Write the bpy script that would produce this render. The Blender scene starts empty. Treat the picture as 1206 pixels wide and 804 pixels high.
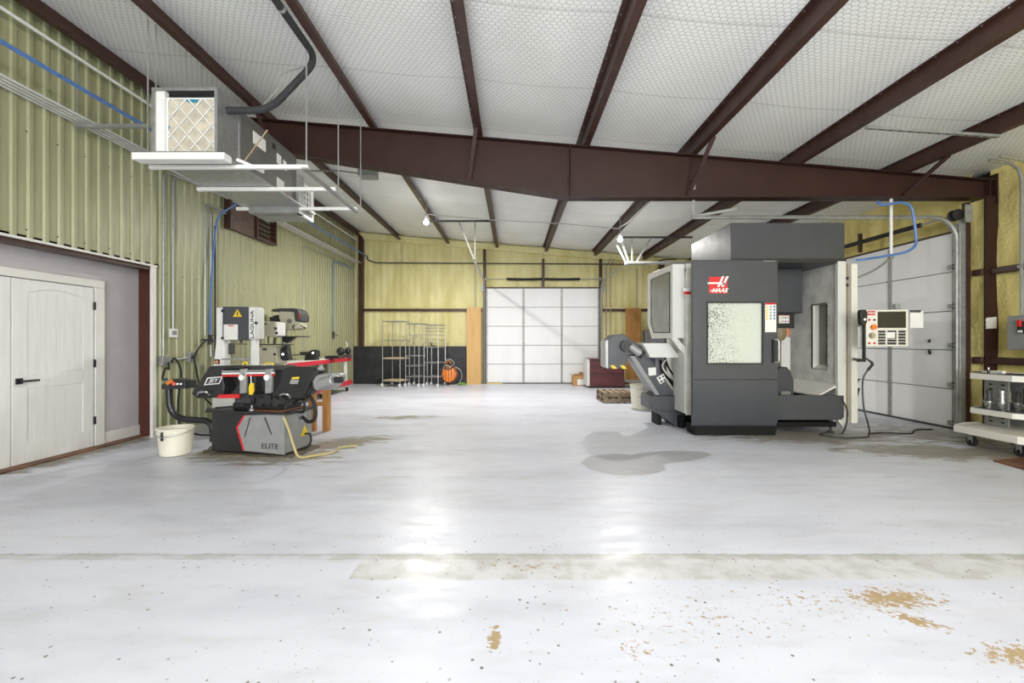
import bpy, bmesh, math, random
from mathutils import Vector, Matrix, noise as mnoise
random.seed(7)
R = math.radians
SC = bpy.context.scene
COL = SC.collection

# ---------------------------------------------------------------- camera, world, lights, exposure
FPX = 510.0
cam_d = bpy.data.cameras.new('camera'); cam = bpy.data.objects.new('camera', cam_d); COL.objects.link(cam)
cam.location = (0, 0, 1.35); cam.rotation_euler = (R(90), 0, 0)
cam_d.sensor_width = 36; cam_d.lens = FPX / 1206 * 36; cam_d.clip_start = .05; cam_d.clip_end = 100
SC.camera = cam
w = bpy.data.worlds.new('world'); SC.world = w; w.use_nodes = True
w.node_tree.nodes['Background'].inputs[0].default_value = (.9, .95, 1, 1)
w.node_tree.nodes['Background'].inputs[1].default_value = .3
SC.view_settings.view_transform = 'Standard'; SC.view_settings.look = 'None'
SC.view_settings.exposure = 0.2; SC.view_settings.gamma = 1; SC.view_settings.use_curve_mapping = False
try:
    SC.cycles.use_denoising = True; SC.cycles.max_bounces = 9; SC.cycles.diffuse_bounces = 6
except Exception: pass

def area_light(name, loc, sx, sy, power, rot=(0, 0, 0), col=(1, .975, .93)):
    l = bpy.data.lights.new(name, 'AREA'); l.shape = 'RECTANGLE'; l.size = sx; l.size_y = sy; l.energy = power; l.color = col
    o = bpy.data.objects.new(name, l); COL.objects.link(o); o.location = loc; o.rotation_euler = rot
    return o
# the shop's ceiling fittings in the near bays, above and behind the photographer
for lx, ly, lz, lw_ in ((-.5, 1.0, 3.6, 115), (2.9, 1.0, 3.45, 105)):
    l = bpy.data.lights.new('bay_light', 'POINT'); l.energy = lw_; l.shadow_soft_size = .09; l.color = (1, .98, .94)
    o = bpy.data.objects.new('bay_light', l); COL.objects.link(o); o.location = (lx, ly, lz)
area_light('bay_light', (-2.0, -3.5, 4.2), 1.2, 1.2, 130)
area_light('bay_light', (3.2, -3.5, 3.85), 1.2, 1.2, 130)
# broad fill light added behind the camera to brighten the far end
area_light('rear_fill', (.8, -6.7, 2.1), 6.5, 3.4, 760, (R(90), 0, 0), (.96, .98, 1))
LAMP_W = 160    # the two burning lamps in view (built with their fittings below)

# ---------------------------------------------------------------- tagging helpers
def tag(o, label=None, cat=None, group=None, kind=None):
    if label: o['label'] = label
    if cat: o['category'] = cat
    if group: o['group'] = group
    if kind: o['kind'] = kind
    return o
def thing(name, label, cat, loc=(0, 0, 0), rz=0, group=None):
    o = bpy.data.objects.new(name, None); COL.objects.link(o)
    o.location = loc; o.rotation_euler = (0, 0, rz); o.empty_display_size = .1
    return tag(o, label, cat, group)
def setting(name, loc=(0, 0, 0)):
    o = bpy.data.objects.new(name, None); COL.objects.link(o); o.location = loc; o['kind'] = 'structure'
    return o
def copy_tree(o, parent=None):
    c = o.copy(); COL.objects.link(c)
    if parent is not None: c.parent = parent
    for ch in list(o.children): copy_tree(ch, c)
    return c
def root_matrix(o):
    m = Matrix.Identity(4)
    while o is not None:
        m = Matrix.LocRotScale(o.location, o.rotation_euler, o.scale) @ m
        o = o.parent
    return m

class MB:
    def __init__(s): s.v = []; s.f = []
    def add(s, vs, fs):
        b = len(s.v); s.v += [tuple(v) for v in vs]; s.f += [tuple(b + i for i in f) for f in fs]; return s
    def box(s, x0, x1, y0, y1, z0, z1):
        return s.add([(x0,y0,z0),(x1,y0,z0),(x1,y1,z0),(x0,y1,z0),(x0,y0,z1),(x1,y0,z1),(x1,y1,z1),(x0,y1,z1)],
                     [(0,3,2,1),(4,5,6,7),(0,1,5,4),(1,2,6,5),(2,3,7,6),(3,0,4,7)])
    def obox(s, c, a, b, d):
        c, a, b, d = map(Vector, (c, a, b, d))
        P = [c-a-b-d, c+a-b-d, c+a+b-d, c-a+b-d, c-a-b+d, c+a-b+d, c+a+b+d, c-a+b+d]
        return s.add(P, [(0,3,2,1),(4,5,6,7),(0,1,5,4),(1,2,6,5),(2,3,7,6),(3,0,4,7)])
    def prism(s, pts, vec):
        n = len(pts); vec = Vector(vec); pts = [Vector(p) for p in pts]
        vs = pts + [p + vec for p in pts]
        fs = [tuple(range(n))[::-1], tuple(range(n, 2*n))] + [(i, (i+1) % n, n+(i+1) % n, n+i) for i in range(n)]
        return s.add(vs, fs)
    def loft(s, A, B):
        n = len(A)
        return s.add(list(A) + list(B), [tuple(range(n))[::-1], tuple(range(n, 2*n))] + [(i, (i+1) % n, n+(i+1) % n, n+i) for i in range(n)])
    def bar(s, p0, p1, wd, h, up=(0, 0, 1)):
        p0, p1, up = Vector(p0), Vector(p1), Vector(up); d = (p1-p0); L = d.length; d.normalize()
        sd = d.cross(up)
        if sd.length < 1e-4: sd = d.cross(Vector((0, 1, 0)))
        sd.normalize(); u2 = sd.cross(d)
        return s.obox((p0+p1)/2, d*L/2, sd*wd/2, u2*h/2)
    def tube(s, pts, r, n=8, closed=False, r2=None):
        pts = [Vector(p) for p in pts]; m = len(pts); rings = []; prev = None
        for i, p in enumerate(pts):
            if closed: t = pts[(i+1) % m] - pts[i-1]
            else: t = pts[min(i+1, m-1)] - pts[max(i-1, 0)]
            t.normalize()
            if prev is None:
                a = Vector((0, 0, 1)) if abs(t.z) < .9 else Vector((1, 0, 0))
                u = t.cross(a).normalized()
            else:
                u = prev - t*prev.dot(t)
                if u.length < 1e-5: u = t.orthogonal()
                u.normalize()
            prev = u; v = t.cross(u)
            rr = r if r2 is None else r + (r2-r)*i/max(1, m-1)
            rings.append([p + (u*math.cos(2*math.pi*k/n) + v*math.sin(2*math.pi*k/n))*rr for k in range(n)])
        vs = [q for g in rings for q in g]; fs = []
        for i in range(m if closed else m-1):
            a = i*n; b = ((i+1) % m)*n
            for k in range(n): fs.append((a+k, a+(k+1) % n, b+(k+1) % n, b+k))
        if not closed: fs.append(tuple(range(n))[::-1]); fs.append(tuple(range((m-1)*n, m*n)))
        return s.add(vs, fs)
    def cyl(s, p0, p1, r, r2=None, n=16): return s.tube([p0, p1], r, n, r2=r2)
    def lathe(s, c, prof, n=20, axis='z'):
        c = Vector(c); vs = []
        for r, h in prof:
            for k in range(n):
                a = 2*math.pi*k/n; x, y = r*math.cos(a), r*math.sin(a)
                vs.append(c + {'z': Vector((x, y, h)), 'y': Vector((x, h, y)), 'x': Vector((h, x, y))}[axis])
        fs = [(i*n+k, i*n+(k+1) % n, (i+1)*n+(k+1) % n, (i+1)*n+k) for i in range(len(prof)-1) for k in range(n)]
        if prof[0][0] > 1e-6: fs.append(tuple(range(n))[::-1])
        if prof[-1][0] > 1e-6: fs.append(tuple(range((len(prof)-1)*n, len(prof)*n)))
        return s.add(vs, fs)
    def ball(s, c, r, sc=(1, 1, 1), n=12, m=8):
        prof = [(math.sin(math.pi*i/m), -math.cos(math.pi*i/m)) for i in range(m+1)]
        vs = []
        for a, h in prof:
            for k in range(n):
                t = 2*math.pi*k/n; vs.append((c[0]+r*sc[0]*a*math.cos(t), c[1]+r*sc[1]*a*math.sin(t), c[2]+r*sc[2]*h))
        return s.add(vs, [(i*n+k, i*n+(k+1) % n, (i+1)*n+(k+1) % n, (i+1)*n+k) for i in range(m) for k in range(n)])
    def build(s, name, m, parent=None, bev=0, smooth=True, world=False, ang=35, seg=2):
        vs = s.v
        if parent is not None and world:
            inv = root_matrix(parent).inverted(); vs = [inv @ Vector(v) for v in vs]
        me = bpy.data.meshes.new(name); me.from_pydata([tuple(v) for v in vs], [], s.f)
        bm = bmesh.new(); bm.from_mesh(me)
        bmesh.ops.remove_doubles(bm, verts=bm.verts, dist=1e-6)
        bmesh.ops.recalc_face_normals(bm, faces=bm.faces); bm.to_mesh(me); bm.free()
        if smooth:
            me.polygons.foreach_set('use_smooth', [True]*len(me.polygons)); me.set_sharp_from_angle(angle=R(ang))
        me.materials.append(m)
        o = bpy.data.objects.new(name, me); COL.objects.link(o)
        if parent is not None: o.parent = parent
        if bev:
            b = o.modifiers.new('bevel', 'BEVEL'); b.width = bev; b.segments = seg; b.limit_method = 'ANGLE'; b.angle_limit = R(40)
        return o
def B(*a): return MB().box(*a)
def smooth_path(pts, k=6):
    """Catmull-Rom through the points."""
    P = [Vector(p) for p in pts]; P = [P[0]*2-P[1]] + P + [P[-1]*2-P[-2]]; out = []
    for i in range(1, len(P)-2):
        for j in range(k):
            t = j/k; a, b, c, d = P[i-1], P[i], P[i+1], P[i+2]
            out.append(.5*((2*b) + (c-a)*t + (2*a-5*b+4*c-d)*t*t + (3*b-a-3*c+d)*t**3))
    out.append(P[-2]); return out
def bend(pts, r=.1, k=5):
    """Polyline with rounded corners."""
    P = [Vector(p) for p in pts]; out = [P[0]]
    for i in range(1, len(P)-1):
        a, b, c = P[i-1], P[i], P[i+1]; d1 = (a-b); d2 = (c-b); q = min(r, d1.length*.45, d2.length*.45)
        s, e = b + d1.normalized()*q, b + d2.normalized()*q
        for j in range(k+1):
            t = j/k; out.append(s*(1-t)**2 + b*2*t*(1-t) + e*t*t)
    out.append(P[-1]); return out
def FP(px, py, Y): return Vector(((px-603)*Y/FPX, Y, 1.35 + (402-py)*Y/FPX))      # point of the photograph on the plane y = Y
def XP(px, py, X): Y = X*FPX/(px-603); return Vector((X, Y, 1.35 + (402-py)*Y/FPX))  # ... on the plane x = X
class Plane:
    def __init__(s, O, deg):
        s.O = Vector((O[0], O[1])); a = R(deg); s.u = Vector((math.cos(a), math.sin(a))); s.n = Vector((-math.sin(a), math.cos(a)))
    def p(s, px, py, d=0):
        kx, kz = (px-603)/FPX, (402-py)/FPX
        t = (s.O.dot(s.n) + d)/(kx*s.n.x + s.n.y)
        return Vector((t*kx, t, 1.35 + t*kz))
    def pts(s, L, d=0): return [s.p(a, b, d) for a, b in L]
    def v(s, d, du=0, dz=0): return Vector((s.n.x*d + s.u.x*du, s.n.y*d + s.u.y*du, dz))
def text(name, body, m, size, loc, rot, parent, shear=0, ext=.0015, sx=1, bold=0):
    c = bpy.data.curves.new(name, 'FONT'); c.body = body; c.size = size; c.extrude = ext; c.shear = shear; c.offset = bold
    c.align_x = 'CENTER'; c.align_y = 'CENTER'; c.materials.append(m); c.resolution_u = 3
    t = bpy.data.objects.new(name, c); COL.objects.link(t); bpy.context.view_layer.update()
    me = bpy.data.meshes.new_from_object(t.evaluated_get(bpy.context.evaluated_depsgraph_get()))
    bpy.data.objects.remove(t); o = bpy.data.objects.new(name, me); COL.objects.link(o); o['kind'] = 'stuff'
    if parent is not None:
        o.parent = parent; loc = root_matrix(parent).inverted() @ Vector(loc)
    o.location = loc; o.rotation_euler = rot; o.scale = (sx, 1, 1)
    return o

# ---------------------------------------------------------------- materials
def lin(c):
    return tuple(((x/255)/12.92 if x/255 <= .04045 else (((x/255)+.055)/1.055)**2.4) for x in c)
class NT:
    def __init__(s, name):
        s.m = bpy.data.materials.new(name); s.m.use_nodes = True; s.t = s.m.node_tree; s.b = s.t.nodes['Principled BSDF']
        g = s.t.nodes.new('ShaderNodeNewGeometry'); s.pos = g.outputs['Position']
        tc = s.t.nodes.new('ShaderNodeTexCoord'); s.obj = tc.outputs['Object']
    def _in(s, sock, v):
        if hasattr(v, 'is_output') or isinstance(v, bpy.types.NodeSocket): s.t.links.new(v, sock)
        elif isinstance(v, (tuple, list)):
            sock.default_value = tuple(v) + ((1,) if len(v) == 3 and len(sock.default_value) == 4 else ())
        else: sock.default_value = v
    def math(s, op, a, b=0, c=0, clamp=False):
        n = s.t.nodes.new('ShaderNodeMath'); n.operation = op; n.use_clamp = clamp
        s._in(n.inputs[0], a); s._in(n.inputs[1], b); s._in(n.inputs[2], c); return n.outputs[0]
    def vmath(s, op, a, b=(0, 0, 0), out=0):
        n = s.t.nodes.new('ShaderNodeVectorMath'); n.operation = op; s._in(n.inputs[0], a); s._in(n.inputs[1], b); return n.outputs[out]
    def sep(s, v):
        n = s.t.nodes.new('ShaderNodeSeparateXYZ'); s._in(n.inputs[0], v); return n.outputs
    def comb(s, x, y, z=0):
        n = s.t.nodes.new('ShaderNodeCombineXYZ'); s._in(n.inputs[0], x); s._in(n.inputs[1], y); s._in(n.inputs[2], z); return n.outputs[0]
    def noise(s, vec, scale, detail=4, rough=.55):
        n = s.t.nodes.new('ShaderNodeTexNoise'); s._in(n.inputs['Vector'], vec); n.inputs['Scale'].default_value = scale
        n.inputs['Detail'].default_value = detail; n.inputs['Roughness'].default_value = rough; return n.outputs['Fac']
    def vor(s, vec, scale):
        n = s.t.nodes.new('ShaderNodeTexVoronoi'); s._in(n.inputs['Vector'], vec); n.inputs['Scale'].default_value = scale; return n.outputs
    def step(s, v, a, b, lo=0., hi=1.):
        n = s.t.nodes.new('ShaderNodeMapRange'); n.interpolation_type = 'SMOOTHSTEP'; s._in(n.inputs[0], v)
        n.inputs[1].default_value = a; n.inputs[2].default_value = b; n.inputs[3].default_value = lo; n.inputs[4].default_value = hi; return n.outputs[0]
    def mix(s, f, a, b):
        n = s.t.nodes.new('ShaderNodeMix'); n.data_type = 'RGBA'; s._in(n.inputs[0], f); s._in(n.inputs[6], a); s._in(n.inputs[7], b); return n.outputs[2]
    def scale(s, vec, xyz): return s.vmath('MULTIPLY', vec, xyz)
    def bump(s, h, strength=.3, dist=.01):
        n = s.t.nodes.new('ShaderNodeBump'); n.inputs['Strength'].default_value = strength; n.inputs['Distance'].default_value = dist
        s._in(n.inputs['Height'], h); s.t.links.new(n.outputs[0], s.b.inputs['Normal'])
    def set(s, color=None, rough=None, metal=None, spec=None):
        if color is not None: s._in(s.b.inputs['Base Color'], color)
        if rough is not None: s._in(s.b.inputs['Roughness'], rough)
        if metal is not None: s._in(s.b.inputs['Metallic'], metal)
        if spec is not None: s._in(s.b.inputs['Specular IOR Level'], spec)
        return s.m
def mat(name, rgb, rough=.5, metal=0, var=.08, scale=6, bump=0, bscale=60, rgb2=None, stretch=(1, 1, 1), spec=None):
    n = NT(name); c = lin(rgb); c2 = lin(rgb2) if rgb2 else tuple(x*(1-var*2) for x in c)
    v = n.scale(n.pos, stretch)
    col = n.mix(n.step(n.noise(v, scale, 5), .35, .7), c, c2)
    if bump: n.bump(n.noise(v, bscale, 3), bump, .004)
    return n.set(col, n.step(n.noise(v, scale*2, 3), .2, .8, max(.03, rough-.06), min(1, rough+.06)), metal, spec)
def emit(name, rgb, s):
    m = bpy.data.materials.new(name); m.use_nodes = True; b = m.node_tree.nodes['Principled BSDF']
    b.inputs['Base Color'].default_value = (*lin(rgb), 1); b.inputs['Emission Color'].default_value = (*lin(rgb), 1); b.inputs['Emission Strength'].default_value = s
    return m

M = {}
M['brown'] = mat('brown_primer', (66, 41, 33), .45, 0, .12, 3)
M['beam'] = mat('rafter_primer', (54, 32, 27), .5, 0, .08, 3, .05, 90, spec=.3)
M['brown_jamb'] = mat('red_brown_jamb', (80, 38, 30), .5, 0, .1, 3)
M['green'] = mat('sage_steel', (160, 160, 125), .42, 0, .05, 2, stretch=(1, 3, .5))
M['gray_wall'] = mat('grey_drywall', (190, 186, 190), .8, 0, .04, 2)
M['white_wood'] = mat('white_painted_wood', (226, 226, 224), .45, 0, .03, 5, .1, 40, stretch=(1, 4, .4))
M['white_trim'] = mat('white_trim', (222, 220, 214), .45, 0, .03, 5)
M['black'] = mat('black_metal', (38, 38, 40), .45, 0, .1, 8)
M['black_gloss'] = mat('black_gloss', (30, 30, 33), .38, 0, .1, 8)
M['rubber'] = mat('black_rubber', (34, 34, 34), .75, 0, .1, 20)
M['galv'] = mat('galvanised_steel', (178, 180, 180), .38, .75, .08, 14)
M['galv_dull'] = mat('dull_galvanised_steel', (160, 161, 158), .5, .45, .1, 10)
M['steel'] = mat('bright_steel', (205, 205, 205), .25, .9, .05, 20)
M['panel_white'] = mat('door_panel_white', (228, 228, 228), .5, 0, .02, 3, .12, 60, stretch=(1, 1, .15))
M['mach_dark'] = mat('machine_charcoal', (66, 68, 73), .4, 0, .04, 3, .05, 300)
M['mach_light'] = mat('machine_light_grey', (205, 205, 200), .42, 0, .03, 3)
M['mach_inner'] = mat('machine_inner_grey', (214, 213, 206), .45, 0, .12, 5)
M['mach_white'] = mat('machine_cream', (222, 219, 210), .42, 0, .03, 3)
M['olive'] = mat('olive_tan', (140, 128, 98), .5, 0, .1, 5)  # olive tan for the channel strip and the spindle
M['red'] = mat('red_paint', (205, 35, 38), .35, 0, .05, 6)
M['red_bench'] = mat('crimson_paint', (196, 42, 58), .4, 0, .05, 6)
M['white'] = mat('white_paint', (228, 228, 226), .4, 0, .03, 6)
M['paper'] = mat('paper', (226, 225, 220), .8, 0, .03, 20)
M['yellow'] = mat('yellow_paint', (226, 194, 40), .45, 0, .05, 8)
M['orange'] = mat('orange_paint', (232, 128, 40), .4, 0, .06, 8)
M['beige'] = mat('beige_machine', (190, 186, 165), .42, 0, .05, 6)
M['grey_paint'] = mat('mid_grey_paint', (140, 141, 140), .42, 0, .06, 6)
M['grey_cast'] = mat('grey_cast', (160, 160, 160), .35, .4, .06, 8)
M['wood'] = mat('orange_pine', (190, 135, 75), .6, 0, .15, 3, .1, 60, stretch=(10, 10, .8))
M['ply'] = mat('plywood', (205, 165, 105), .6, 0, .08, 2, stretch=(6, 6, .5))
M['ply_dark'] = mat('tan_plywood', (178, 128, 68), .6, 0, .12, 2, stretch=(6, 6, .5))
M['pallet'] = mat('pallet_wood', (150, 132, 110), .8, 0, .2, 5, .2, 60)
M['ply_pale'] = mat('pale_ply', (214, 190, 146), .6, 0, .08, 3)
M['pitch_black'] = mat('shadow_black', (20, 20, 20), .6, 0, .1, 8, spec=.2)  # near-black: shade under the machine and conveyor is put into the colour
M['cardboard'] = mat('cardboard', (186, 142, 92), .8, 0, .08, 5)
M['maroon'] = mat('maroon_paint', (92, 46, 48), .45, 0, .12, 5)
M['blackboard'] = mat('black_board', (46, 47, 50), .6, 0, .18, 4, rgb2=(30, 31, 33))
M['blue'] = mat('blue_airline', (84, 122, 182), .35, 0, .05, 8)
M['plastic_white'] = mat('bucket_plastic', (226, 222, 206), .5, 0, .05, 4)
M['dark_grey'] = mat('dark_grey', (60, 60, 62), .5, 0, .08, 6)
M['hvac'] = mat('hvac_sheet', (118, 117, 114), .42, .3, .06, 3)
M['pleat'] = mat('filter_media', (222, 216, 200), .9, 0, .12, 10)
M['insul'] = mat('pipe_insulation', (44, 45, 47), .8, 0, .1, 12, .3, 60)
M['rust'] = mat('rusty_plate', (128, 84, 56), .55, .2, .2, 4, rgb2=(84, 58, 42))
M['screen'] = mat('dark_screen', (52, 50, 46), .2, 0, .05, 4)
M['green_pale'] = mat('pale_green', (120, 170, 70), .5)
M['bundle'] = mat('grey_conduit_paint', (205, 205, 202), .4)
M['beige_hose'] = mat('beige_hose', (186, 172, 120), .5)
M['lamp'] = emit('lamp_glow', (255, 252, 245), 50)
M['amber'] = mat('amber', (215, 130, 30), .4)

def foam_mat(name, amp, dark, ca=(226, 218, 164), cb=(206, 196, 136)):
    n = NT(name); c = lin(ca); c2 = lin(cb); c3 = lin(dark)
    col = n.mix(n.step(n.noise(n.scale(n.pos, (1, 1, .35)), 2.2, 5), .35, .7), c, c2)
    col = n.mix(n.math('MULTIPLY', n.step(n.noise(n.pos, 9, 4), .6, .8), .5), col, c3)
    n.bump(n.math('ADD', n.noise(n.pos, 22, 4), n.math('MULTIPLY', n.noise(n.pos, 6, 3), 2.)), amp, .02)
    return n.set(col, .75, 0, .25)
M['foam'] = foam_mat('sprayed_foam', .35, (150, 132, 70))
M['foam_rough'] = foam_mat('sprayed_foam_rough', .6, (170, 146, 84), (238, 224, 152), (218, 202, 124))

def glass_mat():
    m = bpy.data.materials.new('splashed_window'); m.use_nodes = True; t = m.node_tree; b = t.nodes['Principled BSDF']
    n = t.nodes
    geo = n.new('ShaderNodeNewGeometry'); vo = n.new('ShaderNodeTexVoronoi'); vo.inputs['Scale'].default_value = 55
    t.links.new(geo.outputs['Position'], vo.inputs['Vector'])
    no = n.new('ShaderNodeTexNoise'); no.inputs['Scale'].default_value = 3.2; t.links.new(geo.outputs['Position'], no.inputs['Vector'])
    sep = n.new('ShaderNodeSeparateXYZ'); t.links.new(geo.outputs['Position'], sep.inputs[0])
    gx = n.new('ShaderNodeMapRange'); gx.inputs[1].default_value = 2.8; gx.inputs[2].default_value = 3.5; gx.inputs[3].default_value = .48; gx.inputs[4].default_value = .1
    t.links.new(sep.outputs[0], gx.inputs[0])
    mu = n.new('ShaderNodeMath'); mu.operation = 'MULTIPLY'; t.links.new(no.outputs['Fac'], mu.inputs[0]); t.links.new(gx.outputs[0], mu.inputs[1])
    mu2 = n.new('ShaderNodeMath'); mu2.operation = 'MULTIPLY'; mu2.inputs[1].default_value = 1.7; t.links.new(mu.outputs[0], mu2.inputs[0])
    lt = n.new('ShaderNodeMath'); lt.operation = 'LESS_THAN'; t.links.new(vo.outputs['Distance'], lt.inputs[0]); t.links.new(mu2.outputs[0], lt.inputs[1])
    mx = n.new('ShaderNodeMix'); mx.data_type = 'RGBA'; mx.inputs[6].default_value = (*lin((212, 218, 208)), 1); mx.inputs[7].default_value = (*lin((78, 84, 76)), 1)
    t.links.new(lt.outputs[0], mx.inputs[0]); t.links.new(mx.outputs[2], b.inputs['Base Color'])
    b.inputs['Roughness'].default_value = .12; b.inputs['Alpha'].default_value = .8
    return m
M['splashed'] = glass_mat()
M['side_glass'] = mat('tinted_window', (128, 128, 118), .2, 0, .12, 3)

def floor_mat():
    n = NT('painted_concrete'); p = n.pos; sx = n.sep(p); X, Y = sx[0], sx[1]; P2 = n.comb(X, Y, 0)
    def blob(cx, cy, rx, ry, ang=0):
        c, s_ = math.cos(R(ang)), math.sin(R(ang))
        dx = n.math('SUBTRACT', X, cx); dy = n.math('SUBTRACT', Y, cy)
        u = n.math('DIVIDE', n.math('ADD', n.math('MULTIPLY', dx, c), n.math('MULTIPLY', dy, s_)), rx)
        v = n.math('DIVIDE', n.math('SUBTRACT', n.math('MULTIPLY', dy, c), n.math('MULTIPLY', dx, s_)), ry)
        r = n.math('SQRT', n.math('ADD', n.math('MULTIPLY', u, u), n.math('MULTIPLY', v, v)))
        return n.math('SUBTRACT', 1, r, clamp=True)
    def mx(*a):
        o = a[0]
        for q in a[1:]: o = n.math('MAXIMUM', o, q)
        return o
    col = n.mix(n.step(n.noise(n.scale(P2, (.5, 1.6, 1)), 1.1, 6, .6), .4, .72), lin((202, 204, 214)), lin((186, 188, 199)))
    col = n.mix(n.math('MULTIPLY', n.step(n.noise(n.scale(P2, (1, 3.2, 1)), 1.8, 5, .6), .48, .72), .32), col, lin((172, 170, 166)))
    # repainted joint strip and roller laps
    e = n.math('MULTIPLY', n.math('SUBTRACT', n.noise(P2, 14, 4), .5), .05)
    Yw = n.math('ADD', Y, e)
    def strip(y0, y1, x0, soft=.01):
        a = n.math('MULTIPLY', n.step(Yw, y0-soft, y0+soft), n.step(Yw, y1-soft, y1+soft, 1, 0))
        return n.math('MULTIPLY', a, n.step(X, x0-.01, x0+.01)) if x0 is not None else a
    col = n.mix(n.math('MULTIPLY', strip(2.46, 2.74, -.93), .7), col, n.mix(n.step(n.noise(P2, 7, 5), .4, .65), lin((196, 195, 192)), lin((172, 168, 160))))
    col = n.mix(n.math('MULTIPLY', strip(2.68, 2.76, None), n.step(n.noise(P2, 5, 5), .38, .6, .15, .6)), col, lin((160, 158, 150)))
    col = n.mix(n.math('MULTIPLY', strip(2.735, 2.745, None), .6), col, lin((130, 130, 126)))
    col = n.mix(n.math('MULTIPLY', strip(4.3, 4.33, None), n.step(n.noise(P2, 3, 4), .45, .6, 0, .5)), col, lin((150, 150, 146)))
    # dark patch of fresh grey paint on the aisle
    pe = n.math('ADD', mx(blob(1.22, 4.78, .52, .5), blob(1.75, 5.05, .75, .28, 18)), n.math('MULTIPLY', n.math('SUBTRACT', n.noise(P2, 4, 3), .5), .25))
    col = n.mix(n.step(pe, .1, .2, 0, .8), col, lin((152, 152, 155)))
    # chips through to tan concrete
    f = mx(blob(2.0, 2.28, .55, .2), n.math('MULTIPLY', blob(1.95, 2.1, .28, .1, -38), 1.0), blob(2.2, 1.86, .4, .17), n.math('MULTIPLY', blob(-.08, 1.97, .06, .17), 1.1), n.math('MULTIPLY', blob(1.5, 2.25, 1.4, .5), .5),
           n.math('MULTIPLY', blob(.8, 2.05, .8, .4), .4), n.math('MULTIPLY', blob(1.0, 2.1, 2.2, .7), .45), n.math('MULTIPLY', blob(.1, 2.6, .6, .14), .62), n.math('MULTIPLY', blob(.55, 1.9, .25, .25), .62), n.math('MULTIPLY', blob(-.1, 2.62, .5, .12), .55), n.math('MULTIPLY', blob(1.0, 3.1, .5, .3), .3))
    chips = n.step(n.math('ADD', n.math('MULTIPLY', f, .36), n.noise(n.scale(P2, (1, 1.25, 1)), 24, 8, .72)), .735, .75)
    col = n.mix(chips, col, n.mix(n.noise(P2, 30, 3), lin((176, 154, 118)), lin((146, 124, 92))))
    # specks
    vo = n.vor(P2, 24); rnd = n.sep(vo['Color'])[0]
    sp = n.math('LESS_THAN', vo['Distance'], n.math('MULTIPLY', n.math('SUBTRACT', rnd, .45), .34))
    sp = n.math('MULTIPLY', sp, n.step(Y, 2.3, 4.5, 1, .25))
    sp = n.math('MULTIPLY', sp, n.step(n.noise(P2, 1.3, 3), .38, .5, .4, 1))
    col = n.mix(sp, col, lin((104, 100, 94)))
    v2 = n.vor(P2, 43); r2 = n.sep(v2['Color'])[1]
    sp2 = n.math('MULTIPLY', n.math('LESS_THAN', v2['Distance'], n.math('MULTIPLY', n.math('SUBTRACT', r2, .6), .5)), n.step(n.noise(P2, 1.9, 4), .45, .6, .1, 1))
    col = n.mix(n.math('MULTIPLY', sp2, n.step(Y, 2.6, 4.5, .8, .1)), col, lin((130, 122, 108)))
    # grime by the machine, the roll-up door and the saw
    g = mx(blob(5.3, 5.3, 1.7, .55, -8), n.math('MULTIPLY', blob(4.4, 6.2, 2.2, .7), .9), blob(-3.0, 5.15, 1.3, .55, -8), n.math('MULTIPLY', blob(-2.3, 5.75, 1.0, .45, 30), .9), n.math('MULTIPLY', blob(6.0, 6.3, 1.2, 1.2), .6),
           n.math('MULTIPLY', blob(-5.15, 5.2, .3, 1.6), .8), n.math('MULTIPLY', blob(-1.9, 7.7, 1.0, .3, 8), .6))
    gm = n.step(n.math('ADD', n.math('MULTIPLY', g, .45), n.noise(n.scale(P2, (1.2, 4, 1)), 2.4, 7, .65)), .57, .72)
    gm = n.math('MULTIPLY', gm, n.step(g, 0, .15))
    col = n.mix(n.math('MULTIPLY', gm, .85), col, lin((128, 120, 102)))
    wet = n.math('MULTIPLY', gm, .5)
    ro = n.math('ADD', n.step(n.noise(n.scale(P2, (1, 3, 1)), 3, 5), .3, .7, .30, .46), n.math('MULTIPLY', chips, .3))
    n.bump(n.math('ADD', n.noise(P2, 40, 3), n.math('MULTIPLY', chips, -2.)), .05, .004)
    return n.set(col, ro, 0, .38)
M['floor'] = floor_mat()

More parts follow.
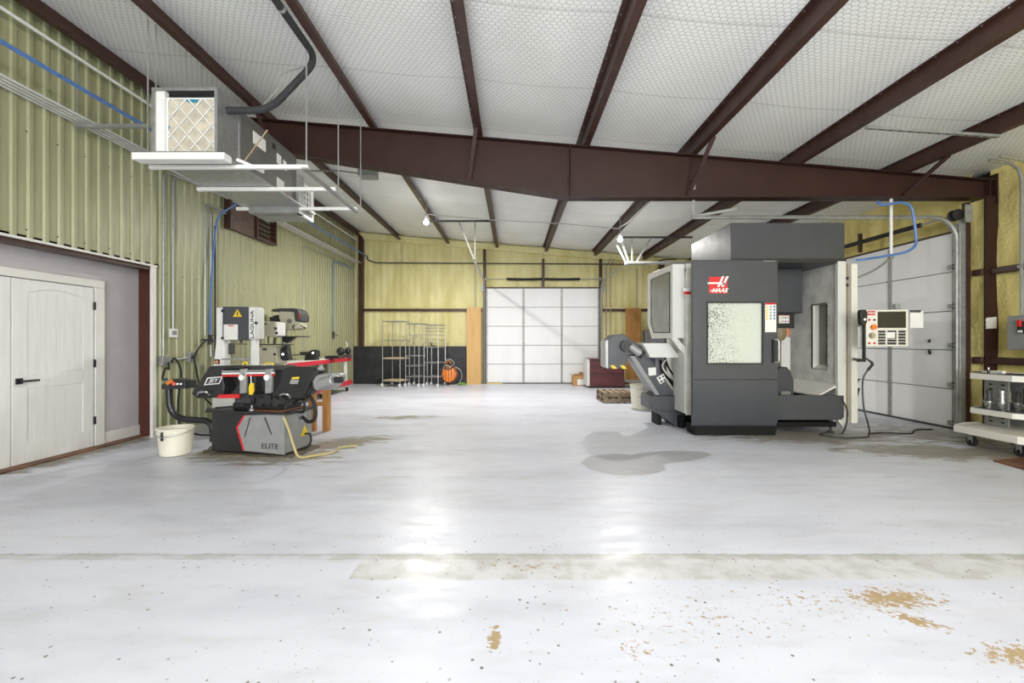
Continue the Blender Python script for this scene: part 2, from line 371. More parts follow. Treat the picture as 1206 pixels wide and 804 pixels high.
def insulation_mat():
    n = NT('white_vinyl_insulation'); sx = n.sep(n.pos); X, Y = sx[0], sx[1]
    wob = n.math('MULTIPLY', n.math('SUBTRACT', n.noise(n.pos, 2.5, 2), .5), .03)
    s = .066; sq = 1.7320508
    py = n.math('DIVIDE', n.math('ADD', X, wob), s*1.0); px = n.math('DIVIDE', n.math('ADD', Y, wob), s*.8)
    def cell(v, per, off): return n.math('SUBTRACT', n.math('FLOORED_MODULO', n.math('ADD', v, off), per), per/2)
    ax, ay = cell(py, 1, 0), cell(px, sq, 0); bx, by = cell(py, 1, .5), cell(px, sq, sq/2)
    da = n.math('ADD', n.math('MULTIPLY', ax, ax), n.math('MULTIPLY', ay, ay)); db = n.math('ADD', n.math('MULTIPLY', bx, bx), n.math('MULTIPLY', by, by))
    use = n.math('LESS_THAN', da, db)
    def pick(a, b): return n.math('ADD', n.math('MULTIPLY', use, a), n.math('MULTIPLY', n.math('SUBTRACT', 1, use), b))
    gx = n.math('ABSOLUTE', pick(ax, bx)); gy = n.math('ABSOLUTE', pick(ay, by))
    hd = n.math('MAXIMUM', gx, n.math('ADD', n.math('MULTIPLY', gx, .5), n.math('MULTIPLY', gy, .8660254)))
    wire = n.step(hd, .45, .485)
    fade = n.step(Y, 5, 12, .85, .25)
    base = n.mix(n.step(n.noise(n.scale(n.pos, (1, .6, 1)), 1.2, 4), .35, .7), lin((238, 239, 236)), lin((228, 229, 225)))
    # vinyl seams across the bays
    ym = n.math('ABSOLUTE', cell(n.math('DIVIDE', Y, 1.22), 1, .2))
    seam = n.math('MULTIPLY', n.step(ym, .006, .012, 1, 0), .35)
    col = n.mix(n.math('MULTIPLY', wire, fade), base, lin((128, 126, 124)))
    col = n.mix(seam, col, lin((150, 148, 145)))
    pil = n.step(hd, .1, .5, 1, 0)
    n.bump(n.math('ADD', n.math('MULTIPLY', pil, 1.5), n.noise(n.pos, 9, 4)), .12, .01)
    return n.set(col, .5, 0, .4)
M['insulation'] = insulation_mat()
# ================================================================ THE SETTING
SL = .08333
def ceil_z(x): return 4.50 - SL*x
def purl_z(x): return 4.31 - SL*x
XL, XR, YF, YB = -5.09, 7.1, 14.0, -7.0

fl = setting('floor'); o = B(-5.6, 7.4, YB, 14.2, -.12, 0).build('slab', M['floor'], fl)

# ceiling: vinyl-faced insulation sagging between the purlins
PX = [-4.92, -3.65, -2.09, -.52, 1.05, 2.62, 4.19, 5.76]
ce = setting('ceiling')
m = MB(); xs = []
ed = [-5.7] + PX + [7.4]
for a, b in zip(ed, ed[1:]):
    for k in range(6): xs.append((a + (b-a)*k/6, math.sin(math.pi*k/6)*.035))
xs.append((7.4, 0)); ys = [YB + i*.6 for i in range(36)]
for i, (x, sg) in enumerate(xs):
    for y in ys: m.v.append((x, y, ceil_z(x) - sg*(.85+.3*math.sin(y*5.1))))
ny = len(ys)
for i in range(len(xs)-1):
    for j in range(ny-1): m.f.append((i*ny+j, (i+1)*ny+j, (i+1)*ny+j+1, i*ny+j+1))
m.build('insulation_sheet', M['insulation'], ce, ang=80)
B(-5.7, 7.4, YB, 14.2, 5.1, 5.2).build('roof_deck', M['brown'], ce)
for x in PX:
    m = MB(); z = purl_z(x); t = .006; zt = ceil_z(x) - .004
    prof = [(x-.06, zt-t), (x-.06, zt), (x+t, zt), (x+t, z+t), (x+.085, z+t), (x+.085, z+.025), (x+.091, z+.025), (x+.091, z), (x, z), (x, zt-t)]
    m.prism([(a, YB, b) for a, b in prof], (0, YF-YB-.02, 0)); pu = m.build('purlin', M['brown'], ce)
    m = MB()
    for k in range(70):
        y = -1 + k*.21
        m.lathe((x-.035, y, zt-t-.006), [(.007, 0), (.007, .006)], 6)
    m.build('screw', M['galv'], pu)['kind'] = 'stuff'

# main tapered rafter across the shop with its flange braces
bm_ = setting('beam')
def rtop(x): return 4.305 - SL*x
def rbot(x): return 3.46 if x >= .84 else 3.46 + .156*(.84-x)
xa, xb, YW = XL, 7.08, 6.42
B_ = lambda pts, y, d: MB().prism([(a, y, b) for a, b in pts], (0, d, 0))
B_([(xa, rbot(xa)), (.84, 3.46), (xb, 3.46), (xb, rtop(xb)), (xa, rtop(xa))], YW-.006, .012).build('web', M['beam'], bm_)
B_([(xa, rbot(xa)), (.84, 3.46), (xb, 3.46), (xb, 3.475), (.84, 3.475), (xa, rbot(xa)+.015)], YW-.1, .2).build('bottom_flange', M['beam'], bm_)
B_([(xa, rtop(xa)-.012), (xb, rtop(xb)-.012), (xb, rtop(xb)), (xa, rtop(xa))], YW-.1, .2).build('top_flange', M['beam'], bm_)
for x in (.86, 6.99):
    B(x-.006, x+.006, YW-.095, YW+.095, rbot(x)+.014, rtop(x)-.01).build('stiffener', M['beam'], bm_)
B(7.07, 7.09, YW-.11, YW+.11, 3.36, 3.8).build('end_plate', M['beam'], bm_)
for x0, x1, w_ in ((-.52, -.62, -.35), (2.70, 2.58, -.6), (5.84, 5.72, -.62), (-3.57, -3.5, -.5)):
    zt = purl_z(x0)+.02; top = (x0+.02, YW+w_, zt)
    m = MB(); a = Vector(top); b = Vector((x1, YW-.1, rbot(x1)+.02)); d = (b-a)
    m.bar(a, b, .05, .006, up=(0, -1, .3)); m.bar(a+Vector((-.025, .02, 0)), b+Vector((-.025, .02, 0)), .006, .05, up=(0, -1, .3))
    m.build('flange_brace', M['beam'], bm_)
B(6.93, 7.11, 6.33, 6.36, 0, 3.46).build('column', M['beam'], bm_)

# ---- left partition of ribbed steel sheets
wl = setting('wall_left')
def rib_sheet(y0, y1, z0, z1f, x=XL, pitch=.155):
    pr = []; y = y0; n = round((y1-y0)/pitch); p = (y1-y0)/n
    for i in range(n):
        b = y0 + i*p
        pr += [(x, b), (x, b+p*.60), (x+.020, b+p*.68), (x+.020, b+p*.92)]
    pr.append((x, y1)); m = MB(); k = len(pr)
    for a, b in pr: m.v.append((a, b, z0))
    for a, b in pr: m.v.append((a, b, z1f))
    for i in range(k-1): m.f.append((i, i+1, k+i+1, k+i))
    return m
yy = 6.15
while yy < 14.0:
    y1 = min(yy+.93, 14.0); rib_sheet(yy, y1, 0, 4.98).build('wall_panel', M['green'], wl, smooth=False); yy += .93
yy = 6.15
while yy > 2.9:
    rib_sheet(yy-.93, yy, 2.425, 4.98).build('wall_panel', M['green'], wl, smooth=False); yy -= .93
while yy > YB:
    rib_sheet(max(yy-1.86, YB), yy, 0, 4.98).build('wall_panel', M['green'], wl, smooth=False); yy -= 1.86
m = MB()
for k in range(9):
    for zz in (2.52, 3.55):
        m.lathe((XL+.001, 6.15-.31*k-.06, zz), [(.009, 0), (.009, .006)], 6, axis='x')
for k in range(24):
    for zz in (2.35, 1.05):
        m.lathe((XL+.001, 6.45+.31*k-.06, zz), [(.008, 0), (.008, .006)], 6, axis='x')
m.build('fastener', M['dark_grey'], wl)['kind'] = 'stuff'
B(-5.45, -5.11, 6.3, 14.2, 0, 5.1).build('backing', M['dark_grey'], wl)

# recessed entry in that wall
wr = setting('wall_entry')
B(-5.6, -5.39, 2.3, 6.3, 0, 2.6).build('drywall', M['gray_wall'], wr)
B(-5.39, -5.09, 2.3, 6.3, 2.405, 2.46).build('soffit', M['brown'], wr)
B(-5.26, -5.095, 2.3, 6.15, 2.36, 2.405).build('header', M['brown'], wr)
B(-5.4, -5.10, 6.25, 6.3, 0, 2.41).build('jamb', M['brown_jamb'], wr)
B(-5.6, -5.11, 2.2, 2.36, 0, 2.41).build('jamb', M['brown_jamb'], wr)
t1 = setting('trim_1')
B(-5.12, -5.055, 2.3, 6.18, 2.405, 2.43).build('edge_angle', M['white_trim'], t1)
B(-5.10, -5.06, 6.10, 6.16, 0, 2.41).build('edge_angle', M['white_trim'], t1)
bb = setting('baseboard_left'); B(-5.39, -5.37, 5.69, 6.25, 0, .15).build('board', M['white_trim'], bb, bev=.004)
t2 = setting('trim_2'); B(-5.36, -5.2, 2.36, 6.25, 0, .012).build('threshold', M['rust'], t2)

# double door of the entry
d1 = setting('door_1')
for a, b, z0, z1 in ((5.56, 5.685, 0, 2.045), (2.6, 5.685, 2.045, 2.14)):
    B(-5.39, -5.345, a, b, z0, z1).build('casing', M['white_trim'], d1, bev=.004)
def arch(y0, y1, z, rise, n=8): return [(y0 + (y1-y0)*i/n, z + rise*math.sin(math.pi*i/n)) for i in range(n+1)]
for s0, hy, sg in ((4.635, 4.705, 1), (3.72, 4.56, -1)):
    y0, y1 = s0, s0+.905
    lf = B(-5.39, -5.366, y0, y1, .012, 2.035).build('leaf', M['white_wood'], d1)
    pa, pb = y0+.145, y1-.135
    X0, X1 = -5.366, -5.352
    m = MB()
    m.box(X0, X1, y0, pa, .012, 2.035); m.box(X0, X1, pb, y1, .012, 2.035); m.box(X0, X1, pa, pb, .012, .225); m.box(X0, X1, pa, pb, .83, 1.0)
    ar = arch(pa, pb, 1.885, .065)
    m.prism([(X0, a, b) for a, b in ar] + [(X0, pb, 2.035), (X0, pa, 2.035)], (X1-X0, 0, 0))
    m.build('rail_frame', M['white_wood'], lf, bev=.004)
    n = 6; wd = (pb-pa)/n
    for i in range(n):
        B(-5.366, -5.361, pa+i*wd+.003, pa+(i+1)*wd-.003, .225, .83).build('plank', M['white_wood'], lf)
        B(-5.366, -5.361, pa+i*wd+.003, pa+(i+1)*wd-.003, 1.0, 1.90).build('plank', M['white_wood'], lf)
    if sg == 1:
        m = MB().box(-5.352, -5.343, 4.665, 4.735, .885, .95).tube([(-5.343, 4.70, .918), (-5.30, 4.70, .918)], .012, 8)
        m.bar((-5.30, 4.69, .918), (-5.30, 4.86, .918), .012, .022); m.build('handle', M['black'], lf, bev=.002)
    hyy = y1+.004 if sg == 1 else y0-.004
    for z in (.34, 1.07, 1.805): B(-5.353, -5.335, hyy-.012, hyy+.012, z-.05, z+.05).build('hinge', M['black'], lf)

# ---- back wall of sprayed foam with the roll-up door
wb = setting('wall_back')
def foam_sheet(axis, fixed, u0, u1, z0, z1f, du, dz, amp, ribs=.22, sgn=-1, seed=0):
    """grid of foam over sheeting ribs; sgn: the side the room is on"""
    m = MB(); nu = max(2, int((u1-u0)/du)); nz = max(2, int(((z1f(u0)+z1f(u1))/2-z0)/dz))
    for i in range(nu+1):
        u = u0 + (u1-u0)*i/nu
        for j in range(nz+1):
            z = z0 + (z1f(u)-z0)*j/nz
            d = amp*(mnoise.fractal(Vector((u*1.7+seed, z*1.1, seed)), 1., 2., 4)) + (.013*math.cos(2*math.pi*u/ribs) if ribs else 0)
            m.v.append((u, fixed+sgn*d, z) if axis == 'x' else (fixed+sgn*d, u, z))
    for i in range(nu):
        for j in range(nz): a = i*(nz+1)+j; m.f.append((a, a+nz+1, a+nz+2, a+1))
    return m
DX0, DX1, DZ = -.86, 2.83, 3.06
zc = lambda x: ceil_z(x)+.03
foam_sheet('x', YF, -5.2, DX0-.03, 0, zc, .05, .12, .015).build('foam', M['foam'], wb, ang=80)
foam_sheet('x', YF, DX1+.03, 7.2, 0, zc, .05, .12, .015).build('foam', M['foam'], wb, ang=80)
foam_sheet('x', YF, DX0-.03, DX1+.03, DZ, zc, .05, .1, .015).build('foam', M['foam'], wb, ang=80)
B(-5.3, 7.4, 14.06, 14.3, 0, 5).build('sheeting', M['dark_grey'], wb)
m = MB(); m.prism([(-5.09, 13.87, ceil_z(-5.09)-.27), (7.1, 13.87, ceil_z(7.1)-.27), (7.1, 13.87, ceil_z(7.1)-.06), (-5.09, 13.87, ceil_z(-5.09)-.06)], (0, .16, 0))
m.build('end_rafter', M['foam'], wb, bev=.03)
for x0, x1, z in ((-4.75, DX0-.1, 2.38), (DX1+.1, 7.0, 2.38)):
    B(x0, x1, 13.90, 14, z-.06, z+.02).build('girt', M['brown'], wb, bev=.01)
B(-4.76, DX0-.1, 13.89, 13.99, 2.40, 2.46).build('girt_foam', M['foam'], wb, bev=.02)
B(DX1+.1, 7, 13.89, 13.99, 2.40, 2.46).build('girt_foam', M['foam'], wb, bev=.02)
for x in (-4.84, 3.9+.9): B(x-.07, x+.07, 13.82, 14, 0, ceil_z(x)-.2).build('column', M['brown'], wb)
for x in (DX0-.02, DX1+.02): B(x-.045, x+.045, 13.88, 14, 0, ceil_z(x)-.26).build('door_post', M['brown'], wb)
B(DX0, DX1, 13.93, 14.02, DZ, DZ+.04).build('header', M['brown'], wb)
# dark wainscot boards
for a, b in ((-5.04, -3.0), (-3.0, -1.45)):
    B(a+.004, b-.004, 13.78, 13.82, .01, 1.2).build('wainscot_board', M['blackboard'], wb)

def roll_door(name, O, du, dn, W, sec, n, stiles, outer):
    """sectional door: O base corner, du along the width, dn towards the room"""
    d = setting(name); O, du, dn = Vector(O), Vector(du), Vector(dn); up = Vector((0, 0, 1))
    for k in range(n):
        z0 = k*sec; m = MB()
        m.obox(O + du*W/2 + up*(z0+sec/2) - dn*.025, du*(W/2), dn*.022, up*(sec/2-.006))
        s_ = m.build('section', M['panel_white'], d, bev=.004)
    for st in stiles:
        m = MB().obox(O + du*st + up*(n*sec/2) + dn*.004, du*.035, dn*.006, up*(n*sec/2-.02)); m.build('stile', M['galv_dull'] if outer else M['galv'], d)
        for k in range(1, n):
            m = MB(); c = O + du*st + up*(k*sec) + dn*.014
            m.obox(c, du*.028, dn*.005, up*.045); m.tube([c-du*.04+dn*.008, c+du*.04+dn*.008], .009, 6); m.build('hinge', M['galv_dull'], d)
    return d, O, du, dn
d2, O2, u2, n2 = roll_door('door_2', (DX0, 13.93, .01), (1, 0, 0), (0, -1, 0), DX1-DX0, .61, 5, (.04, 1.23, 2.46, 3.65), 1)
B(DX0, DX1, 13.86, 13.93, 0, .03).build('bottom_seal', M['dark_grey'], d2)
B(DX0+.05, -.3, 13.83, 13.86, 0, .025).build('seal_strip', M['yellow'], d2)
for x, s_ in ((DX0-.03, -1), (DX1+.03, 1)):
    m = MB(); R_ = .32; zt = 3.27
    pts = [(x, 13.86, 0), (x, 13.86, zt-R_)] + [(x, 13.86-R_+R_*math.cos(a), zt-R_+R_*math.sin(a)) for a in [math.pi/2*k/6 for k in range(1, 7)]] + [(x, 10.42, zt)]
    m.tube(pts, .028, 6); m.build('track', M['galv'], d2)
    B(x-.05+s_*.04, x+.05+s_*.04, 13.84, 13.9, 2.95, 3.2).build('track_bracket', M['galv_dull'], d2)
# torsion spring shaft of the far door
m = MB(); m.tube([(DX0, 13.8, 3.34), (DX1, 13.8, 3.34)], .013, 8); m.build('shaft', M['galv_dull'], d2)
for a, b in ((-.17, .98), (1.02, 2.16)):
    m = MB(); m.tube([(a+(b-a)*k/12, 13.8, 3.34-.012*math.sin(math.pi*k/12)) for k in range(13)], .042, 10); m.build('spring', M['rubber'], d2)
B(.97, 1.03, 13.74, 13.98, 3.12, 3.98).build('spring_bracket', M['brown'], d2)
for x in (DX0+.02, DX1-.02):
    MB().cyl((x-.03, 13.8, 3.34), (x+.03, 13.8, 3.34), .06).build('cable_drum', M['galv_dull'], d2)
# hanger bars of its tracks
for i, (a, b, c, z1, z2) in enumerate(((-2.09, -.52, DX0-.03, 4.28, 4.25),)):
    B(a, b, 10.38, 10.42, 4.22, 4.26).build('ceiling_angle', M['dark_grey'], d2)
    MB().bar((c, 10.4, 3.27), (c, 10.4, 4.25), .035, .006, up=(0, 1, 0)).build('hanger', M['galv_dull'], d2)
    MB().bar((c, 10.4, 3.27), (-1.27, 10.4, 4.22), .035, .006, up=(0, 1, 0)).build('hanger', M['galv_dull'], d2)
B(2.67, 4.35, 10.42, 10.46, 3.84, 3.88).build('ceiling_angle', M['dark_grey'], d2)
for p0, p1 in (((2.89, 10.44, 3.25), (2.89, 10.44, 3.86)), ((3.0, 10.44, 3.27), (3.36, 10.44, 3.86)), ((2.72, 10.40, 3.27), (2.52, 10.40, 3.66)), ((2.78, 10.36, 3.27), (2.62, 10.36, 3.75))):
    MB().bar(p0, p1, .04, .006, up=(0, 1, 0)).build('hanger', M['galv'], d2)

# ---- right wall of rough foam with the side roll-up door
wr2 = setting('wall_right')
RDX, RY0, RY1 = 6.8, 6.62, 10.28
hz = lambda u: 4.0
foam_sheet('y', 7.12, 1.0, 6.44, 0, hz, .07, .07, .055, 0, -1, 3).build('foam', M['foam_rough'], wr2, ang=80)
foam_sheet('y', 6.97, 6.35, 6.64, 0, lambda u: 3.46, .03, .04, .05, 0, -1, 9).build('foam', M['foam_rough'], wr2, ang=80)
foam_sheet('y', 7.02, 6.6, RY1+.05, 3.04, hz, .07, .07, .05, .3, -1, 5).build('foam', M['foam_rough'], wr2, ang=80)
foam_sheet('y', 7.02, RY1, 14.1, 0, hz, .1, .1, .03, .31, -1, 6).build('foam', M['foam'], wr2, ang=80)
B(7.14, 7.4, YB, 1.05, 0, 4.1).build('foam', M['foam'], wr2)
B(7.2, 7.4, YB, 14.2, 0, 4.6).build('sheeting', M['dark_grey'], wr2)
for y0, y1 in ((1.0, 6.33), (6.36, 6.5)):
    B(6.9 if y0 > 6 else 6.98, 7.08, y0, y1, 2.33, 2.42).build('girt', M['brown'], wr2, bev=.01)
for y0, y1 in ((1.0, 6.33), (6.36, 6.5)):
    B(6.9 if y0 > 6 else 6.97, 7.08, y0, y1, 1.02, 1.12).build('girt', M['brown'], wr2, bev=.01)
B(6.83, 6.885, 6.5, 6.575, 0, 3.44).build('door_post', M['brown'], wr2)
B(6.86, 7.05, RY1, RY1+.08, 0, 3.3).build('door_post', M['brown'], wr2)
m = MB(); m.tube([(7.0, 6.6, 3.3), (7.0, 8.5, 3.34), (7.02, 10.3, 3.3)], .05, 8); m.build('header_foam', M['foam_rough'], wr2)
B(6.86, 7.0, RY0, RY1, 3.03, 3.07).build('header', M['brown'], wr2)
d3, O3, u3, n3 = roll_door('door_3', (RDX, RY0, .01), (0, 1, 0), (-1, 0, 0), RY1-RY0, .604, 5, (.03, 1.17, 2.42, 3.62), 1)
for ob in d3.children: pass
B(6.76, 6.8, RY0, RY1, 0, .028).build('bottom_seal', M['dark_grey'], d3)
# rollers, tracks, drum, shaft, spring
for y, s_ in ((RY0-.06, -1), (RY1+.06, 1)):
    R_ = .36; zt = 3.23; x = 6.74
    pts = [(x, y, .0), (x, y, zt-R_)] + [(x-R_+R_*math.cos(a), y, zt-R_+R_*math.sin(a)) for a in [math.pi/2*k/7 for k in range(1, 8)]] + [(2.72, y-s_*0, zt)]
    MB().tube(pts, .03, 6).build('track', M['galv_dull'], d3, ang=20)
    B(x-.01, x+.1, y-.04*1-.0, y-.03, .05, 3.26).build('track_angle', M['galv_dull'], d3)
    MB().cyl((x, y-.045, .1), (x, y-.045, 3.0), .012).build('cable', M['galv_dull'], d3)
    for k in range(6):
        z = .08 + k*.604 if k else .1
        m = MB(); m.cyl((x, y, z), (x, y-s_*.12, z), .012); m.obox((x+.02, y-s_*.11, z), (.02, 0, 0), (0, .035, 0), (0, 0, .035)); m.cyl((x, y-.012, z), (x, y+.012, z), .03)
        m.build('roller', M['galv_dull'], d3)
m = MB(); m.tube([(6.68, RY0-.12, 3.25), (6.68, RY1+.1, 3.25)], .014, 8); m.build('shaft', M['galv'], d3)
MB().tube([(6.68, 7.08, 3.25), (6.68, 8.7, 3.25)], .038, 10).build('spring', M['rubber'], d3)
MB().tube([(6.68, 8.8, 3.25), (6.68, 9.9, 3.25)], .038, 10).build('spring', M['rubber'], d3)
m = MB(); m.lathe((6.68, RY0-.1, 3.25), [(.05, -.05), (.085, -.045), (.085, -.03), (.055, -.02), (.055, .02), (.085, .03), (.085, .045), (.03, .05)], 18, axis='y'); m.build('cable_drum', M['black'], d3)
B(6.72, 6.83, RY0-.2, RY0-.19, 3.12, 3.38).build('bearing_plate', M['galv_dull'], d3)
B(6.66, 6.72, 8.3, 8.34, 3.06, 3.42).build('spring_bracket', M['brown'], d3)
for z in (1.36, 1.2):
    MB().lathe((6.775, 7.02, z), [(.014, -.02), (.03, -.01), (.012, 0)], 8, axis='x').build('lock_bolt', M['dark_grey'], d3)
B(6.765, 6.78, 7.0, 7.04, 1.14, 1.19).build('lock_plate', M['dark_grey'], d3)
# free ends of its horizontal tracks
B(2.70, 6.0, RY1+.09, RY1+.12, 3.20, 3.245).build('track_angle', M['white'], d3)
for p0, p1 in (((2.74, RY0-.06, 3.24), (2.68, 6.36, 3.75)), ((2.74, RY0-.06, 3.24), (3.4, RY0-.06, 3.36)), ):
    MB().bar(p0, p1, .04, .008, up=(0, 1, 0)).build('hanger', M['galv_dull'], d3)

# far side and rear closing walls
wn = setting('wall_front')
B(-5.6, 7.4, YB-.2, YB, 0, 5.1).build('sheeting', M['panel_white'], wn)
# ================================================================ THE BIG MACHINING CENTRE
def ring(m, axis, c0, c1, a0, a1, b0, b1, i0, i1, j0, j1):
    """rectangular plate a0..a1 x b0..b1, thickness c0..c1 along axis, with a hole i0..i1 x j0..j1"""
    def P(c, a, b): return (a, c, b) if axis == 'y' else (c, a, b)
    o = [(a0, b0), (a1, b0), (a1, b1), (a0, b1)]; i = [(i0, j0), (i1, j0), (i1, j1), (i0, j1)]
    vs = [P(c0, *q) for q in o] + [P(c0, *q) for q in i] + [P(c1, *q) for q in o] + [P(c1, *q) for q in i]; fs = []
    for k in range(4):
        n = (k+1) % 4; fs += [(k, n, 4+n, 4+k), (8+k, 8+n, 12+n, 12+k), (k, n, 8+n, 8+k), (4+k, 4+n, 12+n, 12+k)]
    return m.add(vs, fs)
def flat(m, L, Y, d):   # outline given in picture pixels at depth Y, extruded d backwards
    return m.prism([FP(a, b, Y) for a, b in L], (0, d, 0))

mc = thing('machining_center', 'huge charcoal and grey enclosed CNC machining centre with a red logo, sliding front door open', 'machine', (3.75, 6.9, 0))
def mp(mb, name, m, par=mc, **k): return mb.build(name, m, par, world=True, **k)
s = 6.15/FPX
fd = mp(ring(MB(), 'y', 6.15, 6.21, 2.568, 3.774, .81, 2.508, 2.773, 3.557, 1.036, 1.905), 'door', M['mach_dark'], bev=.006)
lp = mp(MB().prism([(2.568, 6.15, .205), (2.568, 6.15, .806), (2.568, 6.21, .806), (2.568, 6.21, .144), (2.568, 6.19, .144)], (1.206, 0, 0)), 'door_skirt', M['mach_dark'], bev=.003)
mp(B(2.76, 3.57, 6.17, 6.18, 1.03, 1.91), 'window_pane', M['splashed'], fd)
m = MB(); ring(m, 'y', 6.143, 6.152, 2.765, 3.565, 1.028, 1.913, 2.782, 3.548, 1.045, 1.896); mp(m, 'window_seal', M['rubber'], fd)
mp(MB().tube(bend([(3.70, 6.15, 1.375), (3.755, 6.09, 1.375), (3.755, 6.09, 1.055), (3.70, 6.15, 1.055)], .04), .013, 10), 'handle', M['galv'], fd)
mp(B(3.69, 3.72, 6.12, 6.15, 1.05, 1.38), 'handle_plate', M['rubber'], fd)
# red maker's plate: white H with bars and the name
x0, x1, z0, z1 = (835-603)*s, (856.5-603)*s, 1.35+(402-345.5)*s, 1.35+(402-326)*s
lg = mp(B(x0, x1, 6.146, 6.15, z0, z1), 'logo_plate', M['red'], fd)
def LP(L, y=6.1435): return [(x0+(x1-x0)*a, y, z0+(z1-z0)*b) for a, b in L]
m = MB()
for L in ([(.44, .40), (.56, .40), (.83, 1.04), (.71, 1.04)], [(.66, .40), (.79, .40), (1.08, 1.04), (.95, 1.04)],
          [(-.1, .57), (.50, .57), (.545, .68), (-.06, .68)], [(.60, .52), (.87, .52), (.92, .63), (.65, .63)]):
    m.prism(LP(L), (0, .003, 0))
mp(m, 'logo_mark', M['white'], lg)
text('lettering', 'HAAS', M['white'], .082, (x0+(x1-x0)*.56, 6.143, z0+(z1-z0)*.18), (R(90), 0, 0), lg, .35, sx=1.05, bold=.003)
mp(MB().prism(LP([(.05, .13), (.3, .13), (.33, .19), (.07, .19)]), (0, .002, 0)), 'logo_bar', M['white'], lg)
def sticker(par, x0, x1, z0, z1, y, cols, rows, head=True, blank=0.):
    st = mp(B(x0, x1, y-.003, y, z0, z1), 'warning_sticker', M['paper'], par)
    W, H = x1-x0, z1-z0
    if head: mp(B(x0, x1, y-.0045, y-.003, z1-.06*H, z1), 'sticker_header', M['red'], st)
    for c in range(cols):
        m = MB()
        for r in range(rows):
            cx = x0+W*(c+.5)/cols; cz = z1-.08*H-(.92*H*(1-blank))*(r+.5)/rows; q = min(W/cols, H*(1-blank)/rows)*.38
            if c == 0: m.prism([(cx-q, y-.0045, cz-q), (cx+q, y-.0045, cz-q), (cx, y-.0045, cz+q)], (0, .0015, 0))
            else: m.lathe((cx, y-.0045, cz), [(q*.9, 0), (q*.9, .0015)], 10, axis='y')
        mp(m, 'symbols', [M['yellow'], M['galv_dull'], M['blue'], M['orange']][c % 4], st)['kind'] = 'stuff'
    return st
sticker(fd, (901-603)*s, (914-603)*s, 1.35+(402-391)*s, 1.35+(402-356.5)*s, 6.15, 3, 5, True, .45)
m = MB()
for k in range(6): m.box((899+k*2.4-603)*s, (900.2+k*2.4-603)*s, 6.14, 6.15, 1.35+(402-308)*s, 1.35+(402-306.8)*s)
mp(m, 'door_screws', M['galv'], fd)['kind'] = 'stuff'

# housing above
mp(B(3.21, 4.88, 6.35, 7.75, 2.5, 3.09), 'top_housing', M['mach_dark'], bev=.008)
mp(B(2.72, 3.25, 6.7, 8.0, 2.3, 2.52), 'rear_roof', M['mach_dark'], bev=.008)
mp(B(3.2, 4.88, 6.32, 6.36, 2.5, 2.56), 'door_rail', M['black'])
# left wing of the enclosure
m = MB().prism([(2.41, 6.5, 1.40), (2.41, 6.5, 2.515), (2.41, 7.7, 2.535), (2.41, 7.7, 1.66), (2.41, 7.48, 1.40)], (.18, 0, 0)); lw = mp(m, 'side_enclosure', M['mach_light'], bev=.006)
wp = [XP(767, 329.5, 2.405), XP(788.5, 320.5, 2.405), XP(788.5, 391, 2.405), XP(770, 391, 2.405), XP(767, 380, 2.405)]
mp(MB().prism(wp, (.006, 0, 0)), 'side_window', M['side_glass'], lw)
c = sum(wp, Vector())/5; m = MB(); m.tube([c+(p-c)*1.015 for p in wp], .008, 5, closed=True); mp(m, 'window_seal', M['rubber'], lw)
mp(B(2.59, 2.72, 6.42, 6.55, 1.2, 2.44), 'corner_post', M['mach_inner'], bev=.004)
mp(B(2.59, 2.75, 6.44, 6.56, 2.40, 2.51), 'corner_cap', M['mach_light'], bev=.004)
pl = mp(B(2.535, 2.70, 6.405, 6.42, 2.04, 2.14), 'model_plate', M['white'])
mp(B(2.54, 2.64, 6.40, 6.405, 2.045, 2.09), 'plate_band', M['red'], pl)
mp(B(2.645, 2.69, 6.40, 6.405, 2.045, 2.12), 'plate_digits', M['black'], pl)
m = MB(); flat(m, [(791, 399), (795, 395), (817, 420), (817, 431)], 6.48, .05); mp(m, 'gusset', M['mach_inner'], bev=.004)
m = MB(); flat(m, [(757, 404), (788, 404), (802, 421), (766, 421)], 6.75, .6); mp(m, 'chute_cover', M['mach_light'], bev=.006)
mp(B(2.588, 2.74, 6.5, 6.95, .27, 1.3), 'lower_body', M['mach_light'], bev=.006)
mp(B(2.60, 2.75, 6.47, 6.5, .25, 1.36), 'lower_front', M['mach_inner'], bev=.004)
mp(B(2.72, 4.95, 7.62, 8.5, .2, 2.5), 'rear_body', M['mach_dark'], bev=.01)
mp(B(2.72, 2.76, 6.5, 7.7, .25, 2.45), 'inner_left_wall', M['mach_inner'])
# base
mp(B(2.75, 4.82, 6.5, 8.3, .07, .3), 'base', M['pitch_black'], bev=.01)
mp(B(2.62, 3.78, 6.20, 6.5, .012, .15), 'shadow_plinth', M['pitch_black'], bev=.006)  # block filling the gap under the door, shadow in its colour
mp(B(2.72, 4.6, 6.45, 7.9, .3, .48), 'bed', M['black'])
lwall = mp(MB().prism([(4.83, 6.3, .565), (3.6, 6.3, .565), (3.6, 6.3, .21), (4.79, 6.3, .21), (4.83, 6.3, .25)], (0, .06, 0)), 'front_gutter', M['mach_dark'], bev=.004)
mp(B(3.6, 4.75, 6.34, 6.55, .10, .17), 'recess_shadow', M['pitch_black'])  # black strip standing in for the recess shadow under the gutter
for x, y in ((2.82, 6.4), (4.72, 6.42), (3.8, 6.5), (4.7, 8.0), (2.9, 8.0)):
    mp(MB().lathe((x, y, 0), [(.055, 0), (.05, .015), (.02, .03), (.015, .17), (.03, .17), (.03, .2)], 12), 'levelling_foot', M['dark_grey'])
mp(B(2.70, 2.80, 6.38, 6.5, .14, .34), 'corner_bracket', M['black'])
